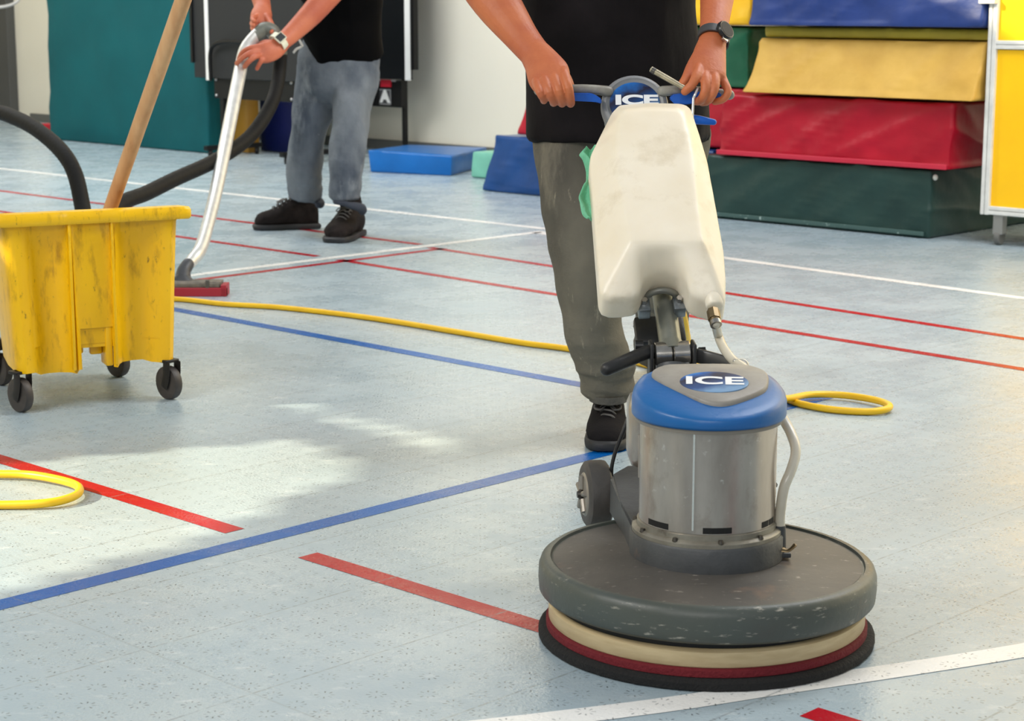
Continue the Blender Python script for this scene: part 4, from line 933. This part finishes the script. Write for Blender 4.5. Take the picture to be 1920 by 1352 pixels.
# release lever (black grip) at the left, steel lever at the right
bm = bmesh.new(); sweep(bm, [P(1216, 659, 3.345), P(1190, 670, 3.325), P(1160, 683, 3.30), P(1138, 692, 3.29)], [0.012, 0.0125, 0.0125, 0.0125], 16); obj('release_lever', bm, M_BLKP, t, 60)
bm = bmesh.new(); sweep(bm, [P(1292, 664, 3.36), P(1330, 672, 3.34), P(1372, 684, 3.30), P(1398, 690, 3.28)], [(0.005, 0.013), (0.005, 0.013), (0.005, 0.012), (0.005, 0.010)], 10, (0, 1, 0), sq=0.4); obj('height_lever', bm, mat('lever_grey', (92, 92, 92), 0.35, 0.6), t, 60)
bm = bmesh.new(); sweep(bm, [P(1378, 677, 3.27), P(1396, 678, 3.265), P(1401, 690, 3.26), P(1396, 698, 3.26)], 0.004, 8); obj('hose_loop', bm, mat('loop_steel', (190, 188, 182), 0.3, 0.6), t, 60)
# column
bm = bmesh.new(); cyl(bm, YK + E * 0.01, Q1 - E * 0.085, 0.0205, 0.021, 28); cyl(bm, YK + E * 0.0, YK + E * 0.022, 0.026, 0.023, 28); obj('handle_tube', bm, M_TUBE, t, 40)
# tank
PN = YK + N3 * 0.060
def TP(x, y, off): return onplane(x, y, YK + N3 * off, N3)
out = [(1160, 195), (1222, 191), (1283, 193), (1296, 202), (1312, 250), (1327, 300), (1341, 400), (1354, 500), (1357, 560), (1356, 600), (1350, 607), (1328, 601), (1302, 594), (1290, 587), (1281, 566), (1268, 550), (1246, 545), (1222, 548), (1205, 562), (1197, 584), (1186, 594), (1142, 597), (1126, 592), (1121, 580), (1115, 480), (1109, 380), (1104, 312), (1107, 288), (1122, 258), (1146, 210)]
inn = [(1172, 215), (1222, 211), (1272, 213), (1281, 220), (1291, 258), (1299, 302), (1306, 380), (1314, 440), (1317, 452), (1318, 458), (1316, 459), (1306, 460), (1296, 460), (1286, 460), (1276, 460), (1262, 459), (1246, 459), (1228, 459), (1212, 459), (1200, 459), (1192, 459), (1186, 459), (1182, 457), (1180, 450), (1171, 400), (1162, 350), (1157, 312), (1156, 288), (1158, 262), (1163, 228)]
mid = [((a_[0] * .5 + b_[0] * .5), (a_[1] * .5 + b_[1] * .5)) for a_, b_ in zip(out, inn)]
bm = bmesh.new(); rings = []
def bs(y): return 0.085 - 0.053 * max(0, min(1, (y - 300) / 250))
for pts, off, sc in ((out, 0.024, 0.94), (out, 0.030, 1.0), (out, 0.078, 1.0), (out, 0.088, 0.985), (inn, 0.132, 1.06), (inn, 0.137, 1.0), (inn, 0.138, 0.85)):
    q = [TP(x, y, bs(y) if pts is out else 0.13) for x, y in pts]
    cm = sum(q, V()) / len(q)
    rings.append([bm.verts.new(cm + (p - cm) * sc + N3 * (off - bs(y) if pts is out else off - 0.13)) for p, (x, y) in zip(q, pts)])
skin(bm, rings)
bmesh.ops.triangulate(bm, faces=[f for f in bm.faces if len(f.verts) > 4])
me = union(bm, 0.004, 12, 0.5)
M_TANK = mat('tank_plastic', (242, 232, 212), 0.36, var=(6, (234, 221, 196)), dirt=((206, 190, 160), 7, 0.54, 0.78), dirt2=((150, 130, 112), 30, 0.70, 0.80), sss=(0.25, (1.0, 0.9, 0.7), 0.02), bump=(12, 0.08))
tk = obj('solution_tank', me, M_TANK, t, 180)
bm = bmesh.new(); c = TP(1338, 585, 0.06); cyl(bm, c + E * 0.035 + N3 * 0.02, c - E * 0.006 + N3 * 0.02, 0.017, 0.016, 24, bev=0.003); obj('outlet_boss', bm, M_TANK, tk, 50)
M_BRASS = mat('brass_worn', (136, 116, 84), 0.35, 0.8, var=(60, (110, 96, 72)))
h0 = P(1338, 590, 3.42) 
h0 = TP(1338, 590, 0.082)
hp = [h0, TP(1341, 602, 0.088), TP(1343, 612, 0.088)]
bm = bmesh.new(); cyl(bm, h0 + E * 0.008, TP(1340, 600, 0.085), 0.0115, seg=8); cyl(bm, TP(1340, 599, .085), TP(1342, 606, .085), 0.0095); obj('brass_fitting', bm, M_BRASS, t, 40)
bm = bmesh.new(); cyl(bm, TP(1341, 603, .085), TP(1343, 610, .085), 0.0105); obj('hose_clamp', bm, M_CHR, t, 40)
M_HOSE = mat('hose_clear', (214, 208, 192), 0.25, var=(12, (200, 192, 172)), spec=0.6)
bm = bmesh.new(); hD = TP(1342, 606, .085).y
sweep(bm, [TP(1342, 606, .085), P(1347, 630, 3.37), P(1358, 655, 3.33), P(1375, 676, 3.29), P(1400, 694, 3.22), P(1440, 740, 3.10), P(1468, 785, 3.02), P(1484, 815, 2.98), P(1492, 846, 2.95), P(1484, 880, 2.93), P(1470, 915, 2.92), P(1463, 960, 2.92), P(1462, 992, 2.92)], 0.0082, 14, n=6); obj('solution_hose', bm, M_HOSE, t, 180)
bm = bmesh.new(); e0 = P(1462, 985, 2.92); cyl(bm, V((e0.x, e0.y, 0.135)), e0, 0.0115, 0.0095); box(bm, (e0.x - .02, e0.y - .012, 0.134), (e0.x + .018, e0.y + .012, 0.142), 0.002); hb = obj('hose_barb', bm, M_CAST, t, 40)
bm = bmesh.new(); sweep(bm, [V((e0.x + .002, e0.y - .016, 0.150)), V((e0.x + .012, e0.y - .02, 0.149)), V((e0.x + .022, e0.y - .02, 0.158))], [(.006, .002), (.004, .002), (.006, .002)], 8); obj('valve_tab', bm, M_BRASS, hb, 60)
# U bolts at the tank notch
c = TP(1240, 574, 0.02)
for s_ in (-1, 1):
    bm = bmesh.new(); q = c + R3 * s_ * 0.032; MB_ = frameM(q, R3, E, N3); box(bm, (-0.011, -0.018, -0.014), (0.011, 0.018, 0.012), 0.003, MB_)
    cb_ = obj('clamp_block', bm, mat('zinc', (142, 148, 152), 0.35, 0.7, var=(50, (110, 116, 120))), t, 40)
    bm = bmesh.new(); cyl(bm, q + N3 * 0.012, q + N3 * 0.022, 0.006, seg=6); obj('clamp_bolt', bm, M_CHR, cb_, 40)
bm = bmesh.new(); pts = [c + R3 * math.cos(a_) * 0.031 + N3 * (math.sin(a_) * 0.030) + E * 0.012 for a_ in [math.pi * k / 10 for k in range(11)]]; sweep(bm, pts, 0.0065, 10, n=2); obj('pipe_clip', bm, mat('clip_metal', (128, 128, 120), 0.4, 0.5), t, 60)
bm = bmesh.new(); MB_ = frameM(c - E * 0.028 - N3 * 0.062, R3, E, N3); box(bm, (-0.046, -0.012, -0.012), (0.046, 0.05, 0.010), 0.006, MB_); obj('tank_bracket', bm, M_BLKP, t, 40)
# handle head
HC = P(1190, 198, 3.865); HN = V((0.0, -0.86, 0.50)).normalized(); HR = V((1, 0, 0)); HU = HN.cross(HR)
HMx = frameM(HC, HR, HU, HN)
M_HG = mat('head_grey', (128, 130, 132), 0.42, var=(14, (116, 118, 120)), bump=(50, 0.08))
bm = bmesh.new(); lathe(bm, (0, 0, 0), [(0.055, -0.045), (0.062, -0.04), (0.068, -0.01), (0.0675, 0.0), (0.064, 0.006), (0.058, 0.0075), (0.054, 0.0045), (0.04, 0.004)], 64, HMx)
sweep(bm, [HMx @ V((0, -0.02, -0.015)), HMx @ V((0.004, -0.07, -0.018)), HMx @ V((0.02, -0.12, -0.02))], [(0.062, 0.022), (0.055, 0.022), (0.035, 0.02)], 24, HR)
hh = obj('handle_head', bm, M_HG, t, 50)
bm = bmesh.new(); rings = [[bm.verts.new(HMx @ V((0.0505 * s * math.cos(k * math.pi / 24), 0.047 * s * math.sin(k * math.pi / 24) + 0.002, z))) for k in range(48)] for s, z in ((1, 0.003), (1, 0.0062), (0.99, 0.0066))]
skin(bm, rings); dc = obj('logo_disc', bm, decal_mat('decal_blue_gradient_upright', 2), hh)
text('logo_letters', 'ICE', 0.029, HMx @ Matrix.Translation((0.003, 0.008, 0.0074)), M_LET, dc, 0.0003, 0.0014, 2.05)
for s_, xa, xb in ((-1, 1132, 1010), (1, 1250, 1368)):
    ya, yb = (170, 170) if s_ < 0 else (170, 178)
    bm = bmesh.new(); sweep(bm, [P(xa - s_ * 8, ya + 1, 3.875), P((xa * 2 + xb) / 3, (ya * 2 + yb) / 3 - 3, 3.87), P(xb, yb, 3.865)], [(0.016, 0.0105), (0.014, 0.0095), (0.0115, 0.010)], 20, (0, 1, 0), sq=0.25); obj('grip_bar', bm, mat('grip_bar_grey', (150, 148, 138), 0.45, var=(40, (126, 122, 112))), t, 60)
bm = bmesh.new(); prof_ = [(1128, 186), (1128, 195), (1110, 189), (1070, 189), (1030, 187), (1030, 175), (1108, 175), (1118, 179)]
M_LEV = mat('lever_blue', (0, 92, 196), 0.35, var=(20, (0, 80, 176)))
prism(bm, [P(x, y, 3.835) for x, y in prof_], V((0, 0.028, 0))); bmesh.ops.bevel(bm, geom=bm.edges[:], offset=0.002, segments=2, affect='EDGES'); l1 = obj('trigger_lever', bm, M_LEV, t, 40)
bm = bmesh.new(); prof_ = [(1256, 186), (1262, 178), (1300, 172), (1352, 174), (1352, 186), (1318, 190), (1290, 196), (1266, 196)]
prism(bm, [P(x, y, 3.838) for x, y in prof_], V((0, 0.028, 0))); bmesh.ops.bevel(bm, geom=bm.edges[:], offset=0.002, segments=2, affect='EDGES'); obj('trigger_lever', bm, M_LEV, t, 40)
bm = bmesh.new(); sweep(bm, [P(1285, 222, 3.80), P(1310, 225, 3.80), P(1338, 229, 3.80)], [(0.009, 0.009), (0.009, 0.009), (0.008, 0.006)], 12, (0, 1, 0), sq=0.3); obj('lower_lever', bm, M_LEV, t, 50)
bm = bmesh.new(); cyl(bm, P(1300, 184, 3.80), P(1298, 226, 3.785), 0.0026, seg=10); sweep(bm, [P(1300, 184, 3.80), P(1304, 176, 3.80), P(1308, 166, 3.81)], 0.0026, 8); obj('pull_wire', bm, mat('wire_steel', (215, 215, 215), 0.3, 0.6), t, 60)
bm = bmesh.new(); cyl(bm, P(1221, 130, 3.86), P(1286, 167, 3.825), 0.0062, 0.0055, 16); obj('valve_rod', bm, mat('rod_aged', (172, 164, 138), 0.4, 0.4, var=(60, (140, 132, 110))), t, 40)
bm = bmesh.new(); cyl(bm, P(1223, 131.5, 3.8585), P(1229, 135, 3.855), 0.0066, 0.0066, 16); obj('rod_band', bm, mat('rod_band_dark', (70, 68, 62), 0.4), t, 40)
# wheels and axle
AXN = V((1, 0.17, 0)).normalized(); axc = V((0.294, 3.315, 0.139))
bm = bmesh.new(); cyl(bm, axc - AXN * 0.175, axc + AXN * 0.165, 0.006); obj('axle', bm, M_BLKP, t, 40)
for s_ in (-1, 1):
    wc = axc + AXN * s_ * 0.147; bm = bmesh.new(); ua = V((0, 0, 1)); va = AXN.cross(ua); rings = []
    if True:
        for o_, r_ in ((-0.021, 0.036), (-0.0215, 0.052), (-0.017, 0.0585), (-0.01, 0.060), (0.01, 0.060), (0.017, 0.0585), (0.0215, 0.052), (0.021, 0.036)):
            rings.append([bm.verts.new(wc + AXN * o_ + (ua * math.cos(k * math.pi / 30) + va * math.sin(k * math.pi / 30)) * r_) for k in range(60)])
        skin(bm, rings); wo = obj('wheel', bm, mat('tyre_grey', (66, 64, 62), 0.6, var=(20, (80, 76, 72)), bump=(60, 0.15)), t, 40)
    bm = bmesh.new(); cyl(bm, wc + AXN * s_ * 0.0205, wc + AXN * s_ * 0.024, 0.040, 0.036, 40)
    for k in range(5):
        a_ = k * 2 * math.pi / 5; d = ua * math.cos(a_) + va * math.sin(a_); cyl(bm, wc + AXN * s_ * 0.025 + d * 0.010, wc + AXN * s_ * 0.025 + d * 0.034, 0.0055, seg=8)
    obj('hub', bm, mat('hub_grey', (150, 144, 134), 0.4, 0.5), wo, 40)
    bm = bmesh.new(); cyl(bm, wc + AXN * s_ * 0.022, wc + AXN * s_ * 0.034, 0.009, 0.006, 16); obj('axle_cap', bm, mat('cap_dark', (70, 66, 62), 0.4, 0.6), wo, 40)
bm = bmesh.new(); sweep(bm, [P(1182, 770, 3.28), P(1168, 810, 3.27), P(1153, 850, 3.27), P(1146, 885, 3.27), P(1147, 925, 3.28)], [(0.003, 0.0025), (0.0035, 0.0025), (0.0035, 0.0025), (0.0038, 0.003), (0.009, 0.006)], 10, n=5); obj('brace_rod', bm, M_BLKP, t, 60)

# green cloth tucked behind the tank
bm = bmesh.new()
cl = [(1112, 279), (1085, 286), (1097, 308), (1104, 340), (1092, 356), (1086, 378), (1090, 402), (1104, 411), (1120, 400)]
cols = 9
rows = [((1120, 276), (1096, 281)), ((1122, 284), (1085, 287)), ((1124, 300), (1092, 300)), ((1126, 320), (1099, 318)), ((1126, 338), (1101, 338)), ((1128, 352), (1094, 352)), ((1128, 368), (1087, 368)), ((1128, 384), (1086, 384)), ((1128, 398), (1090, 400)), ((1126, 408), (1100, 410))]
gr = []
rows_i = catmull([(a_[0], a_[1], b_[0], b_[1]) for a_, b_ in rows], 5)
for j, rw in enumerate(rows_i):
    line = []
    for i in range(15):
        s = i / 14; x = rw[0] + (rw[2] - rw[0]) * s; y = rw[1] + (rw[3] - rw[1]) * s
        base = TP(x, y, 0.050); fold = 0.007 * math.sin(s * 9 + j * 0.16) + 0.004 * math.sin(j * 0.5 + s * 3)
        line.append(bm.verts.new(base + N3 * fold))
    gr.append(line)
skin(bm, gr, closed=False, caps=False)
me = evaluated(bm, [('SOLIDIFY', dict(thickness=0.0035)), ('SUBSURF', dict(levels=1))])
o = obj('cleaning_cloth', me, mat('cloth_green', (128, 204, 164), 0.9, bump=(300, 0.5), var=(16, (100, 180, 140))), None, 180)
recentre(o, TP(1105, 345, 0.05)); tag(o, 'green microfibre cloth tucked behind the left side of the white tank', 'cloth')
